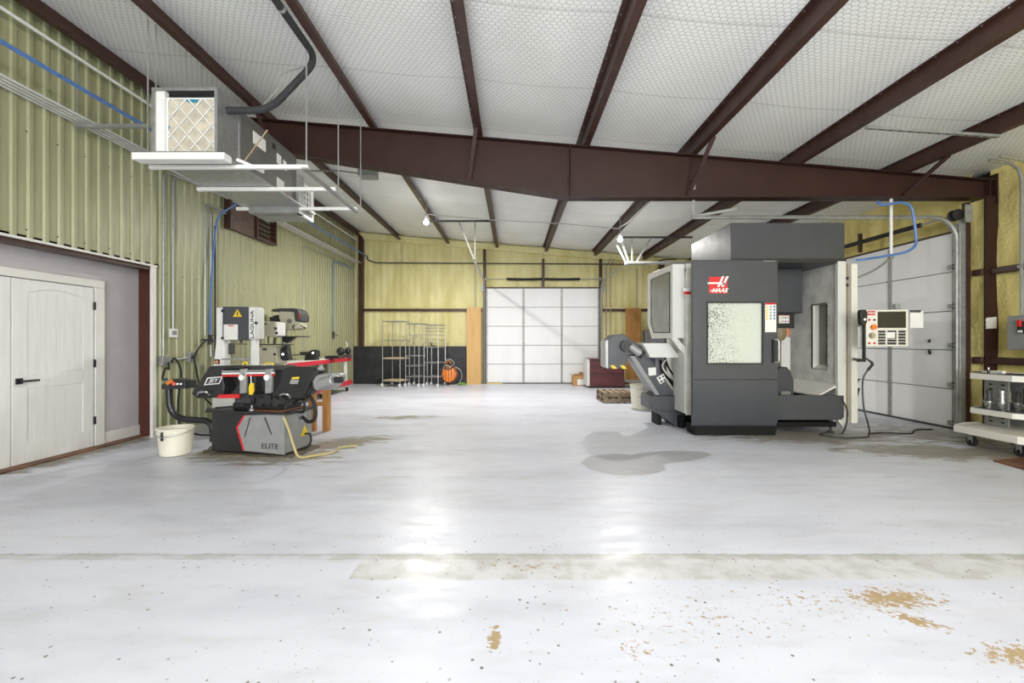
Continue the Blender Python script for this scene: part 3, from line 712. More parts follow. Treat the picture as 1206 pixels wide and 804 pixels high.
# right interior wall with the recessed side window
ya, yb, za, zb = 6.57, 6.91, .925, 1.93
m = MB(); ring(m, 'x', 4.78, 4.80, 6.35, 7.62, .5, 2.5, ya, yb, za, zb); iw = mp(m, 'inner_wall', M['mach_inner'])
m = MB(); m.box(4.90, 4.92, ya, yb, za, zb)
mp(m, 'recess_pane', M['side_glass'], iw)
m = MB(); m.box(4.78, 4.91, yb, yb+.01, za, zb); m.box(4.78, 4.91, ya-.01, ya, za, zb); m.box(4.78, 4.91, ya, yb, zb, zb+.01)
m.prism([(4.78, ya, za-.01), (4.90, ya, za+.05), (4.90, ya, za+.06), (4.78, ya, za)], (0, yb-ya, 0)); mp(m, 'recess_frame', M['mach_white'], iw)
m = MB()
for k in range(7):
    z = za+.06+k*.15
    for yy_ in (ya-.02, yb+.025): m.lathe((4.775, yy_, z), [(.008, 0), (.008, .006)], 6, axis='x')
mp(m, 'bolts', M['dark_grey'], iw)['kind'] = 'stuff'
mp(MB().prism([(4.78, 6.36, .72), (4.5, 6.36, .56), (4.5, 6.36, .54), (4.8, 6.36, .70)], (0, 1.2, 0)), 'splash_slope', M['mach_white'])
mp(B(3.3, 4.78, 7.5, 7.54, .5, 2.5), 'inner_back_wall', M['mach_inner'])
mp(B(4.53, 4.68, 7.28, 7.32, .6, 1.42), 'way_cover', M['mach_white'], bev=.004)
# head, spindle, trunnion
mp(B(3.7, 4.60, 6.85, 7.4, 1.80, 2.5), 'spindle_head', M['mach_dark'], bev=.015)
hd_ = mp(B(3.9, 4.49, 6.88, 7.3, 1.56, 1.8), 'head_nose', M['black'], bev=.01)
ss = 6.88/FPX
sticker(hd_, (917-603)*ss, (929.5-603)*ss, 1.35+(402-380.5)*ss, 1.35+(402-371)*ss, 6.88, 4, 2)
m = MB(); m.lathe((4.30, 7.0, 1.36), [(.05, 0), (.09, .02), (.11, .06), (.13, .2)], 18); mp(m, 'spindle', M['olive'])
m = MB()
for k in range(6): m.tube([(4.22+k*.04, 6.9, 1.56), (4.225+k*.04, 6.9, 1.5), (4.235+k*.04, 6.93, 1.44)], .009, 6)
mp(m, 'coolant_nozzles', M['orange'])['kind'] = 'stuff'
Yt = 6.72; m = MB(); flat(m, [(914, 465), (914, 440), (917, 434), (921, 432), (927, 432), (931.5, 437), (935, 448), (935, 465)], Yt, .12); mp(m, 'trunnion_cover', M['mach_dark'], bev=.01)
m = MB(); flat(m, [(920, 461), (931, 461), (931, 467), (920, 467)], Yt-.05, .05); mp(m, 'clamp_block', M['galv'])
mp(B(3.3, 4.4, 6.8, 7.3, .5, .58), 'table', M['grey_cast'], bev=.01)
# right edge posts and side
mp(MB().prism([(4.75, 6.31, .2), (4.87, 6.31, .2), (4.87, 6.31, .16), (4.80, 6.31, .08), (4.87, 6.31, .08), (4.87, 6.31, 2.52), (4.75, 6.31, 2.52)][0:1] + [(4.84, 6.31, .08), (4.87, 6.31, .12), (4.87, 6.31, 2.52), (4.75, 6.31, 2.52)], (0, .06, 0)), 'right_jamb', M['mach_light'], bev=.004)
mp(B(4.87, 4.94, 6.37, 6.42, .15, 2.5), 'olive_channel', M['olive'])  # plain olive strip between jamb and side panel
mp(B(4.94, 5.03, 6.3, 6.5, .16, 2.48), 'right_panel', M['mach_white'], bev=.004)
mp(B(4.99, 5.03, 6.5, 8.4, .16, 2.48), 'right_side', M['mach_light'])
for z in (2.15, 2.25): mp(B(4.865, 4.89, 6.29, 6.31, z, z+.04), 'door_catch', M['black'])
for z0, z1 in ((.755, .815), (.55, .68)): mp(MB().prism([(5.03, 6.33, z0), (5.03, 6.33, z1), (5.09, 6.33, z1-.015), (5.06, 6.33, z0)], (0, .03, 0)), 'hose_hook', M['black'])
# hoses and valve gear behind the conveyor
m = MB()
for a, b, c_, r in (((778, 424), (782, 440), (795, 452), .02), ((783, 421), (788, 434), (797, 446), .016), ((779, 432), (787, 446), (796, 458), .018)):
    m.tube(smooth_path([FP(*a, 7.3), FP(*b, 7.2), FP(*c_, 7.25)]), r, 8)
mp(m, 'hoses', M['rubber'])['kind'] = 'stuff'
mp(MB().tube(smooth_path([FP(784, 424, 7.2), FP(780, 431, 7.18), FP(786, 441, 7.15), FP(795, 449, 7.2)]), .014, 8), 'hose', M['white'])
mp(B(2.42, 2.55, 7.35, 7.5, .5, 1.2), 'coolant_filter', M['grey_paint'], bev=.01)
mp(B(2.3, 2.42, 7.3, 7.45, .75, 1.12), 'valve_box', mat('navy', (58, 66, 84), .5), bev=.01)

# ---- chip conveyor
cv = thing('chip_conveyor', 'charcoal inclined chip conveyor with yellow stickers rising left of the big machine', 'conveyor', (2.2, 7.1, 0))
def cp(mb, name, m, par=cv, **k): return mb.build(name, m, par, world=True, **k)
Yc = 6.95
m = MB(); flat(m, [(716.5, 400), (723, 394), (734, 393), (749, 403.5), (755, 412), (739, 419), (737, 434), (716.5, 434)], Yc, .42); hd = cp(m, 'discharge_head', M['mach_dark'], bev=.008)
m = MB(); flat(m, [(713, 402), (716.4, 400), (716.4, 434), (713.5, 432)], Yc+.01, .4); cp(m, 'head_flank', M['grey_cast'], hd)
for a in (718.5, 730):
    m = MB(); flat(m, [(a, 430), (a+5, 430), (a+8.5, 434.2), (a+3.2, 434.2)], Yc-.004, .004); cp(m, 'yellow_sticker', M['yellow'], hd)
p = FP(736, 407, Yc)
cp(MB().cyl(p, p-Vector((0, .09, 0)), .085, n=20), 'gearbox', M['black'], hd)
cp(MB().cyl(p-Vector((0, .09, 0)), p-Vector((0, .11, 0)), .035, n=14), 'shaft_end', M['black_gloss'], hd)
cp(MB().cyl(FP(742, 407, Yc-.05), FP(754, 416, Yc-.05), .065, n=18), 'motor', M['grey_cast'], hd)
cp(MB().cyl(FP(754, 416, Yc-.05), FP(757, 418.5, Yc-.05), .06, n=18), 'motor_fan_cover', M['black'], hd)
m = MB(); flat(m, [(748, 419), (760, 414), (767, 424), (796, 465), (778, 466)], Yc, .4); inc = cp(m, 'incline', M['mach_dark'], bev=.006)
m = MB(); flat(m, [(742, 419), (748.5, 419), (778, 465), (772, 465)], Yc+.01, .38); cp(m, 'lit_underside', M['grey_paint'], inc)  # left underside of the incline, its lighter shading set as paler grey
m = MB(); flat(m, [(763.5, 433), (772.5, 432.5), (773, 441.5), (764, 442.5)], Yc-.004, .004); cp(m, 'label', M['paper'], inc)
m = MB(); flat(m, [(773, 444.5), (781.5, 440), (785, 447), (778, 452.5)], Yc-.004, .004); st = cp(m, 'label', M['paper'], inc)
m = MB()
for q in ((777, 445), (781, 443), (779, 449), (782.5, 447)): m.lathe(tuple(FP(q[0], q[1], Yc-.006)), [(.02, 0), (.02, .002)], 10, axis='y')
cp(m, 'symbols', M['dark_grey'], st)['kind'] = 'stuff'
m = MB(); flat(m, [(766, 468), (768, 466), (804, 466.5), (804, 497), (784, 489), (766, 482)], Yc-.06, .52); tr = cp(m, 'trough', M['mach_dark'], bev=.006)
m = MB(); flat(m, [(766, 481), (783, 484.5), (808, 484.5), (811, 507), (800, 505), (784, 493)], Yc-.08, .5); cp(m, 'trough_hopper', M['grey_paint'] if 0 else M['mach_dark'], tr, bev=.006)
cp(B(2.35, 2.42, 7.0, 7.3, 0, .2), 'support', M['pitch_black'])
cp(B(2.62, 2.70, 6.75, 7.1, 0, .18), 'support', M['pitch_black'])
m = MB(); flat(m, [(768, 463), (776, 463), (776, 468), (768, 468)], Yc+.02, .3); cp(m, 'drain_lip', M['black'], tr)

# ---- control pendant
cpn = thing('control_pendant', 'white machine control pendant with dark screen, keypad and orange stop button', 'control panel', (5.2, 5.95, 0))
def pp(mb, name, m, par=cpn, **k): return mb.build(name, m, par, world=True, **k)
Yp = 5.95
m = MB(); flat(m, [(1020, 365), (1070, 364), (1070, 408), (1020, 408)], Yp, .1); con = pp(m, 'console', M['mach_white'], bev=.008)
m = MB(); flat(m, [(1034, 367), (1067, 366.5), (1067, 386), (1034, 386)], Yp-.006, .006); pp(m, 'screen', M['screen'], con)
m = MB(); flat(m, [(1022, 366), (1031, 366), (1031, 371), (1022, 371)], Yp-.004, .004); q = pp(m, 'red_logo', M['red'], con)
pc = FP(1026.5, 368.5, Yp-.006); text('lettering', 'HAAS', M['white'], .042, tuple(pc), (R(90), 0, 0), q, .3, bold=.001)
m = MB()
for r in range(5):
    for c_ in range(15):
        if c_ in (4, 10): continue
        a, b = 1034.8+c_*2.16, 389+r*3.5; flat(m, [(a, b), (a+1.6, b), (a+1.6, b+2.6), (a, b+2.6)], Yp-.008, .008)
pp(m, 'keys', M['dark_grey'], con)['kind'] = 'stuff'
m = MB(); flat(m, [(1044.5, 391), (1054, 391), (1054, 398), (1044.5, 398)], Yp-.01, .01); pp(m, 'jog_keys', M['white'], con)
pp(MB().lathe(tuple(FP(1027, 385, Yp)), [(.02, -.05), (.036, -.045), (.036, -.03), (.02, -.025), (.02, 0)], 16, axis='y'), 'stop_button', M['orange'], con)
pp(MB().lathe(tuple(FP(1026.5, 395, Yp)), [(.035, -.03), (.042, -.02), (.045, 0)], 18, axis='y'), 'jog_dial', M['steel'], con)
for a, b in ((1023.5, 376.5), (1029.5, 376.5), (1023.5, 404), (1029.5, 404)):
    pp(MB().lathe(tuple(FP(a, b, Yp)), [(.012, -.015), (.014, 0)], 10, axis='y'), 'push_button', M['red'] if b > 400 or a < 1025 else M['rubber'], con)
m = MB(); flat(m, [(1072, 366), (1087.5, 366), (1087.5, 386), (1072, 386)], Yp+.03, .02); py_ = pp(m, 'document_pocket', M['white'])
m = MB(); flat(m, [(1072, 365), (1085.5, 365), (1084, 367.8), (1073, 367.8)], Yp+.02, .01); pp(m, 'clip', M['dark_grey'], py_)
pp(B(5.30, 5.37, 5.98, 6.04, 1.80, 1.87), 'top_bracket', M['grey_paint'], bev=.006)
pp(MB().tube([(5.2, 6.05, 1.6), (5.2, 6.2, 1.6), (5.0, 6.7, 1.6)], .03, 10), 'arm', M['mach_white'])
Yg = 5.9
jg = thing('jog_handle', 'black hand-held jog unit hanging on a pole by the control pendant', 'remote', (4.83, 5.9, 0))
m = MB(); flat(m, [(1013.5, 367), (1015, 364.5), (1020, 364.5), (1022, 368), (1021.5, 379), (1019.5, 383), (1016, 383), (1014, 379)], Yg-.03, .06); m.build('grip', M['black'], jg, world=True, bev=.006)
MB().cyl(FP(1018.7, 376, Yg-.035), FP(1018.7, 376, Yg-.045), .016, n=12).build('wheel', M['white'], jg, world=True)
MB().bar(FP(1017.5, 382, Yg), FP(1017.5, 426, Yg), .028, .028, up=(0, 1, 0)).build('pole', M['black'], jg, world=True)
MB().bar(FP(1010, 424, Yg+.0), FP(1018.5, 424, Yg), .045, .04, up=(0, 1, 0)).build('foot', M['black'], jg, world=True)
MB().bar(FP(1010.3, 424, Yg), Vector((5.0, 6.32, FP(1010, 424, Yg).z)), .03, .03).build('bracket', M['black'], jg, world=True)
def PG(px, py): return FP(px, py, 6.0)
hp = [PG(1020, 422), PG(1028, 428), PG(1021, 437), PG(1016, 449), PG(1017, 478), PG(1022, 498), FP(1024, 508, 6.15), FP(1022, 515, 6.13), (4.95, 6.06, .012), (4.62, 6.02, .012), (4.42, 6.2, .012), (4.6, 6.35, .012), (4.82, 6.32, .012), PG(1011, 494)+Vector((0, .2, 0)), PG(1013.5, 484)+Vector((0, .25, 0)), PG(1010.5, 472)+Vector((0, .3, 0))]
hc = MB().tube(smooth_path(hp, 6), .011, 7).build('air_hose', M['dark_grey'])
tag(hc, 'thin dark air hose looped on the floor under the control pendant', 'hose')
m = MB(); m.cyl(PG(1027.5, 429), PG(1022, 436), .018); m.bar(PG(1019, 421), PG(1029, 430), .012, .012); m.build('blow_gun', M['black'], hc)
# ================================================================ LEFT: THE HORIZONTAL BANDSAW
J = Plane((-3.67, 5.24), -10)
hb = thing('horizontal_bandsaw', 'black and grey horizontal metal bandsaw on a grey base with a red chevron', 'bandsaw', (-3.1, 5.35, 0), R(-10))
def jp(mb, name, m, par=hb, **k): return mb.build(name, m, par, world=True, **k)
def jx(L, d, t, m=None): return (m or MB()).prism(J.pts(L, d), J.v(t))
def jl(x, d, z): q = J.O + J.u*x + J.n*d; return Vector((q.x, q.y, z))
def jbox(x0, x1, d0, d1, z0, z1, m=None): return (m or MB()).prism([jl(x0, d0, z0), jl(x1, d0, z0), jl(x1, d1, z0), jl(x0, d1, z0)], (0, 0, z1-z0))
base = jp(jbox(.04, 1.03, 0, .5, .03, .50), 'base', M['black'], bev=.006)
jp(jx([(288.5, 489), (335.5, 487.5), (335.5, 535.5), (287.5, 530.5), (279.5, 503.5)], -.006, .006), 'front_panel', M['grey_paint'], base)
jp(jx([(286.6, 489), (288.5, 489), (280, 503.5), (288, 530.8), (286, 530.6), (277.8, 503.5)], -.008, .006), 'red_chevron', M['red'], base)
for L in ([(294, 491), (295.5, 491), (288.5, 515), (287.5, 514)], [(310.5, 491), (312.5, 491), (320.5, 511.5), (319, 511.5)]):
    jp(jx(L, -.0075, .003), 'panel_crease', M['dark_grey'], base)
t_ = text('lettering', 'ELITE', M['black'], .085, tuple(J.p(317.5, 525.5, -.008)), (R(90), 0, R(-10)), None, .1, sx=1.15)
t_.parent = base; t_.matrix_parent_inverse = root_matrix(base).inverted()
jp(jbox(1.03, 1.035, .01, .49, .04, .49), 'side_panel', M['grey_paint'], base)
jp(jbox(-.04, .1, .05, .25, .12, .26), 'pivot_block', M['black'], base)
jp(jbox(1.036, 1.05, .22, .36, .36, .46), 'outlet_box', M['galv'], base)
jp(MB().prism([jl(1.04, .27, .18), jl(1.04, .42, .18), jl(1.04, .345, .31)], J.v(0, .003)), 'warning_triangle', M['yellow'], base)
mt_ = MB().prism([jl(.5+(.66+.05*math.sin(k*2.3)+.03*math.sin(k*5.1))*math.copysign(abs(math.cos(k*math.pi/20))**.5, math.cos(k*math.pi/20)), .25+(.34+.03*math.sin(k*3.7)+.02*math.sin(k*7.9))*math.copysign(abs(math.sin(k*math.pi/20))**.5, math.sin(k*math.pi/20)), 0) for k in range(40)], (0, 0, .012)).build('oily_mat', mat('oily_mat', (112, 102, 86), .7, 0, .3, 6)); tag(mt_, 'dark oily mat on the floor under the horizontal bandsaw', 'mat')
# chip tray on top of the base
m = jbox(-.02, 1.08, -.03, .55, .495, .52); m.prism([jl(-.02, -.03, .495), jl(-.02, .2, .495), jl(-.12, .1, .51)], (0, 0, .02)); jp(m, 'coolant_tray', M['black'], bev=.004)
jp(jbox(.55, 1.0, .02, .4, .521, .535), 'tray_residue', M['rust'])
# vise bed, columns
jp(jbox(.22, .95, .12, .42, .52, .60), 'bed', M['black'], bev=.01)
jp(jbox(.30, .52, .06, .40, .60, .76), 'vise_jaw', M['dark_grey'], bev=.012)
jp(jbox(.60, .84, .10, .40, .60, .70), 'fixed_jaw', M['black'], bev=.012)
jp(jbox(.36, .50, .16, .50, .70, 1.03), 'arm_column', M['dark_grey'], bev=.01)
jp(MB().prism([jl(.2, .1, .70), jl(.42, .1, .93), jl(.42, .1, .76), jl(.36, .1, .70)], J.v(.1)), 'gusset', M['dark_grey'], bev=.006)
jp(MB().cyl(jl(.62, -.02, .66), jl(.62, .12, .66), .03), 'screw_hub', M['black_gloss'])
m = MB(); m.cyl(jl(.62, -.03, .54), jl(.62, -.03, .60), .011); m.lathe(tuple(jl(.62, -.03, .535)), [(.03, 0), (.03, .012), (.012, .03)], 12); jp(m, 'foot_screw', M['galv'])
m = MB()
for x, z, r in ((.72, .64, .05), (.82, .66, .06), (.93, .64, .05), (1.02, .66, .045)): m.cyl(jl(x, -.03, z), jl(x, .1, z), r, n=14)
mm = m; jp(mm, 'feed_cylinders', M['black'])['kind'] = 'stuff'
jp(jbox(.55, 1.08, .0, .1, .66, .73), 'lower_arm', M['black_gloss'], bev=.01)
# saw frame with the two wheel covers
bow = jp(jx([(252, 431), (341, 430), (341, 437), (330, 436), (262, 436)], .10, .12), 'saw_frame', M['dark_grey'], bev=.008)
jp(jx([(262, 433), (332, 433), (332, 464), (262, 464)], .26, .03), 'frame_plate', M['dark_grey'])
lc = jp(jx([(225, 463.5), (246.5, 431), (286, 430.3), (286, 434.3), (263, 434.8), (262, 447), (264, 455), (262, 466), (257, 468.5), (232, 469)], .0, .13), 'left_wheel_cover', M['black'], bev=.012)
lt = jp(jx([(244, 444.5), (262, 443), (258, 452), (240, 453.5)], -.006, .006), 'name_plate', M['white'], lc)
jp(jx([(245, 445.6), (260.3, 444.3), (257.2, 451), (241.8, 452.2)], -.009, .004), 'name_plate_field', M['dark_grey'], lt)
t_ = text('lettering', 'JET', M['white'], .062, tuple(J.p(251, 448.3, -.012)), (R(90), 0, R(-10)), None, .3, sx=1.35)
t_.parent = lt; t_.matrix_parent_inverse = root_matrix(lt).inverted()
jp(MB().tube(bend([J.p(233, 465, 0), J.p(234, 462, -.05), J.p(243, 461, -.05), J.p(247, 465, 0)], .03), .014, 8), 'grab_handle', M['steel'], lc)
rc = jp(jx([(332, 436), (335, 433), (341, 432), (372, 432.5), (376, 437), (366, 449), (356, 468), (352, 469.5), (319, 466), (329, 450)], -.02, .14), 'right_wheel_cover', M['black'], bev=.012)
jp(jx([(344, 444), (352.5, 443.5), (352, 446), (343.5, 446.5)], -.025, .006), 'yellow_label', M['yellow'], rc)
jp(jx([(342.5, 447), (352, 446.8), (350.5, 452), (341, 452)], -.024, .006), 'grey_label', M['grey_paint'], rc)
jp(MB().tube(bend([J.p(330, 467.5, -.02), J.p(331, 464, -.07), J.p(339, 464, -.07), J.p(342, 468, -.02)], .03), .014, 8), 'grab_handle', M['steel'], rc)
jp(jx([(257, 464.5), (281, 464), (281, 468.8), (255, 469)], -.03, .03), 'red_lever', M['red'], bev=.004)
# guide arms, posts and knobs
for z0, mt in ((436.2, 'galv'), (438.8, 'white'), (441.4, 'red')):
    jp(MB().bar(J.p(262, z0+1, -.01), J.p(323, z0, -.01), .02, .02, up=(0, 0, 1)), 'guide_rail', M[mt])
for a, b in ((282.3, 289.3), (312, 319.3)):
    g = jp(jx([(a, 434.5), (b, 434), (b, 462.5), (a, 463.5)], -.03, .04), 'guide_post', M['grey_cast'], bev=.004)
    c = J.p(a+1.4, 444.5, -.05)
    jp(MB().cyl(c, c+J.v(.03), .034, n=18), 'knob', M['white'], g)
jp(MB().cyl(J.p(287, 441, -.035), J.p(287, 441, -.03), .012), 'bolt', M['black'])
jp(jx([(294, 451), (298, 451), (298.5, 460), (296.5, 465), (293, 464.5), (292.5, 456)], -.035, .02), 'safety_tag', M['yellow'], bev=.003)
jp(MB().tube([J.p(295.5, 442, -.03), J.p(296, 452, -.03)], .006, 6), 'tag_wire', M['galv'])
for x0_, x1_, y0_, y1_ in ((286.5, 291, 426.5, 436), (312, 322, 427.5, 436)):
    jp(MB().tube(bend([J.p(x0_, y1_, .12), J.p(x0_, y0_, .12), J.p(x1_, y0_, .12), J.p(x1_, y1_, .12)], .02), .01, 6), 'yellow_hook', M['yellow'])
# motor and gearbox on the right
jp(jx([(367, 449), (371, 441), (392, 438.5), (399, 441), (400, 447), (390, 459), (371, 460.5), (368, 456)], .0, .16), 'gearbox', M['grey_cast'], bev=.02)
jp(MB().cyl(J.p(378, 452, .0), J.p(394, 447.5, -.02), .07, n=22), 'motor', M['grey_cast'], bev=.01)
jp(MB().cyl(J.p(395, 447, -.02), J.p(403, 447, -.02), .035, n=16), 'shaft_knob', M['black'])
jp(jx([(362, 446), (368, 443), (369, 461), (361, 466)], .02, .12), 'drive_bracket', M['black'])
# hoses
jp(MB().tube(smooth_path([jl(1.0, .2, .6), jl(1.22, .12, .72), jl(1.34, .1, .62), jl(1.34, .12, .45), jl(1.2, .2, .38), jl(1.04, .3, .42)]), .022, 8), 'hydraulic_hose', M['rubber'])
jp(MB().tube(smooth_path([jl(.9, .15, .6), jl(1.1, .1, .68), jl(1.24, .05, .64), jl(1.2, .1, .52), jl(1.04, .2, .5)]), .014, 8), 'hydraulic_hose', M['rubber'])
jp(MB().tube(smooth_path([jl(.5, .0, .60), jl(.3, -.02, .57), jl(.05, .05, .54)]), .012, 6), 'hydraulic_hose', M['rubber'])
jp(MB().tube(smooth_path([jl(1.03, -.02, .47), jl(1.1, -.03, .34), jl(1.18, -.05, .16), jl(1.26, -.06, .03), jl(1.36, .05, .018), jl(1.5, .25, .018), jl(1.45, .45, .018), jl(1.6, .6, .018)]), .014, 7), 'drain_hose', M['beige_hose'])
jp(MB().tube(smooth_path([jl(1.03, .35, .2), jl(1.12, .33, .2), jl(1.16, .3, .12), jl(1.1, .28, .04), jl(1.02, .3, .03)]), .012, 6), 'power_cord', M['rubber'])
# swivelling control box
ar = smooth_path([J.p(251, 518, .1), J.p(251, 508, .1), J.p(249, 500, .1), J.p(243, 495.5, .1), J.p(232, 494.5, .1), J.p(215, 493, .08), J.p(205, 487, .06), J.p(200.5, 478, .05), J.p(199.5, 468, .05), J.p(199, 458, .05)], 4)
jp(MB().tube(ar, .04, 16), 'control_arm', M['black_gloss'], ang=70)
cb = jp(MB().prism([J.p(190, 459, .05), J.p(190.5, 454, .05), J.p(196, 446.5, .2), J.p(219, 447, .2), J.p(218.5, 452, .05), J.p(218.5, 459, .05)][0:0] +
     [J.p(190, 458.5, -.02), J.p(190, 453, -.02), J.p(201, 446, -.02), J.p(217.5, 448, -.02), J.p(218.5, 457.5, -.02)], J.v(.16)), 'control_box', M['black'], bev=.006)
jp(MB().cyl(J.p(197, 451.5, -.03), J.p(203, 448.5, -.03), .02), 'stop_button', M['orange'], cb)
jp(MB().cyl(J.p(205, 452, -.05), J.p(205, 452, -.02), .02), 'switch_knob', M['red'], cb)
for q in ((209, 452), (213, 452)): jp(MB().cyl(J.p(q[0], q[1], -.035), J.p(q[0], q[1], -.02), .012), 'switch_knob', M['white'], cb)

# bucket
def bucket(name, label, c, rb, rt, h, word=None):
    t = thing(name, label, 'bucket', c)
    MB().lathe((0, 0, 0), [(rb*.9, .0), (rb, .01), (rt, h-.06), (rt+.012, h-.055), (rt+.012, h-.045), (rt, h-.04), (rt+.003, h-.02), (rt+.014, h-.015), (rt+.014, h), (rt-.006, h), (rt-.006, h-.01), (rb-.01, .02), (0, .02)], 32).build('tub', M['plastic_white'], t)
    m = MB(); m.tube([((rt+.015)*math.cos(a), (rt+.015)*math.sin(a)-.01, h-.03-.05*math.sin(-a)) for a in [math.pi+math.pi*k/14 for k in range(15)]], .004, 6); m.build('bail_handle', M['galv'], t)
    return t
bk = bucket('bucket', 'open white plastic bucket on the floor before the black control arm', (-4.03, 5.19, 0), .155, .18, .325)
B(-.02, 0, -.205, -.185, .2, .30).build('clip', M['black'], bk, bev=.003)
bk2 = bucket('bucket', 'tall white plastic bucket between the chip conveyor and the pallets', (2.65, 8.75, 0), .23, .25, .48)
for k, (a, h) in enumerate(((-.17, .012), (-.145, .03), (-.12, .022), (-.095, .034), (-.07, .03), (-.045, .026))):
    MB().box(a, a+.014, -math.sqrt(.243**2-a*a)-.004, -math.sqrt(.243**2-a*a)+.01, .26-.06*(a+.17)-h/2, .26-.06*(a+.17)+h/2).build('printed_mark', M['mach_dark'], bk2)

# wooden trestle behind the saw
tw = thing('wood_stand', 'orange pine trestle standing behind the right end of the horizontal bandsaw', 'trestle', (-2.9, 6.55, 0))
for x in (-3.01, -2.80): B(x-.05, x+.05, 6.5, 6.58, 0, .66).build('leg', M['wood'], tw, world=True, bev=.004)
B(-3.12, -2.7, 6.49, 6.59, .66, .71).build('top_board', M['wood'], tw, world=True, bev=.004)
B(-3.0, -2.8, 6.52, 6.56, .38, .44).build('stretcher', M['wood'], tw, world=True)

# ---- vertical bandsaw
V = 6.6
vb = thing('vertical_bandsaw', 'tall light grey vertical bandsaw with a dark upper door and yellow triangle', 'bandsaw', (-4.2, 6.8, 0))
def vp(mb, name, m, par=vb, **k): return mb.build(name, m, par, world=True, **k)
def vf(L, Y=V, d=.3): return flat(MB(), L, Y, d)
vp(vf([(254.5, 362), (262.5, 362), (262.5, 402), (264, 403), (264, 432), (251, 432), (254.5, 400)], V, .16), 'spine', M['white'], bev=.01)
vp(vf([(249.5, 430), (304, 430), (304, 506), (249.5, 506)], V+.02, .42), 'lower_cabinet', M['mach_light'], bev=.01)
vp(vf([(261.5, 361.5), (303, 361.5), (304.5, 364), (304.5, 399), (261.5, 399.5)], V, .16), 'upper_wheel_housing', M['mach_light'], bev=.01)
ud = vp(vf([(262, 361), (293, 361), (293, 401), (262, 400)], V-.04, .04), 'upper_door', M['mach_dark'], bev=.006)
vp(vf([(293.3, 361.5), (300.5, 361.5), (300.5, 398.5), (293.3, 399)], V-.035, .035), 'name_strip', M['white'])
tr_ = vp(MB().prism([FP(274, 373, V-.045), FP(285, 373, V-.045), FP(279.5, 363.8, V-.045)], (0, .004, 0)), 'warning_triangle', M['yellow'], ud)
vp(MB().prism([FP(279, 371.5, V-.048), FP(280, 371.5, V-.048), FP(280, 366.8, V-.048), FP(279, 366.8, V-.048)], (0, .003, 0)), 'bolt_mark', M['black'], tr_)
nt = vp(vf([(263.5, 382), (280, 382), (280, 400), (263.5, 400)], V-.044, .004), 'notice', M['paper'], ud)
vp(vf([(268.5, 382.8), (275, 382.8), (275, 384), (268.5, 384)], V-.046, .002), 'notice_heading', M['red'], nt)
t_ = text('lettering', 'LAGUNA', M['black'], .072, tuple(FP(297, 382, V-.037)), (0, 0, 0), None, 0, sx=1.45, bold=.001)
t_.rotation_mode = 'QUATERNION'; t_.rotation_quaternion = (Matrix.Rotation(R(90), 3, 'X') @ Matrix.Rotation(R(90), 3, 'Z')).to_quaternion()
t_.parent = vb; t_.matrix_parent_inverse = root_matrix(vb).inverted()
for q in ((262, 366), (262, 398), (301.5, 380)): vp(MB().ball(tuple(FP(q[0], q[1], V-.05)), .022), 'latch_knob', M['black'])
vp(vf([(295.5, 398), (301, 398), (301, 432), (295, 432)], V+.05, .1), 'side_column', M['white'], bev=.004)
m = MB(); m.cyl(FP(284, 399, V+.1), FP(284, 404, V+.1), .02); m.bar(FP(278, 405, V+.08), FP(290.5, 405, V+.08), .05, .012); vp(m, 'blade_guide', M['dark_grey'])
m = MB(); m.bar(FP(273, 422, V+.05), FP(295, 422, V+.05), .5, .02); m.cyl(FP(277, 423.5, V-.15), FP(277, 421, V-.15), .03)
vp(m, 'work_table', M['grey_cast'], bev=.004)
vp(vf([(265, 404), (272, 404), (272, 417), (265, 417)], V+.1, .1), 'motor_housing', M['dark_grey'], bev=.01)
vp(vf([(252.5, 423), (258, 423), (258, 428.5), (252.5, 428.5)], V-.02, .02), 'switch_box', M['black'], bev=.003)
vp(MB().cyl(FP(255.2, 426, V-.06), FP(255.2, 426, V-.02), .022), 'switch_button', M['orange'])

# ---- small beige bandsaw and drill press behind
sb = thing('beige_bandsaw', 'small beige upright bandsaw standing between the tall bandsaw and the drill press', 'bandsaw', (-4.2, 7.6, 0))
def sp_(mb, name, m, par=sb, **k): return mb.build(name, m, par, world=True, **k)
Y7 = 7.5
sp_(flat(MB(), [(307, 378.5), (324, 378.5), (324, 396), (309, 396.5)], Y7, .3), 'upper_housing', M['beige'], bev=.012)
sp_(flat(MB(), [(324, 378.5), (326.5, 379.5), (326.5, 395), (324, 396)], Y7+.01, .28), 'housing_edge', M['white'], bev=.008)
sp_(flat(MB(), [(302, 408), (325, 407.5), (326, 428), (302, 429)], Y7, .34), 'lower_housing', M['beige'], bev=.012)
sp_(flat(MB(), [(303, 429), (325, 429), (326, 493.7), (302, 493.7)], Y7+.03, .34), 'stand', M['beige'], bev=.01)
sp_(flat(MB(), [(302, 396), (306, 396), (306, 409), (302, 409)], Y7+.2, .08), 'frame_arm', M['beige'], bev=.01)
sp_(flat(MB(), [(307, 378), (307, 372), (309, 370), (311.5, 370), (313.5, 372), (313.5, 378)], Y7+.1, .08), 'wheel_guard', mat('khaki', (120, 118, 80), .5), bev=.01)
sp_(flat(MB(), [(309, 380.5), (314, 380.5), (314, 382.2), (309, 382.2)], Y7-.004, .004), 'badge', M['dark_grey'])
sp_(flat(MB(), [(309, 410), (314, 410), (314, 412.5), (309, 412.5)], Y7-.004, .004), 'badge', M['black'])
for q in ((324.5, 386.5), (325.8, 392), (307.5, 393), (323.5, 417)): sp_(MB().ball(tuple(FP(q[0], q[1], Y7-.03)), .024), 'knob', M['black'])
sp_(MB().bar(FP(310, 405.5, Y7+.1), FP(340, 405.5, Y7+.1), .35, .022), 'table', M['dark_grey'])
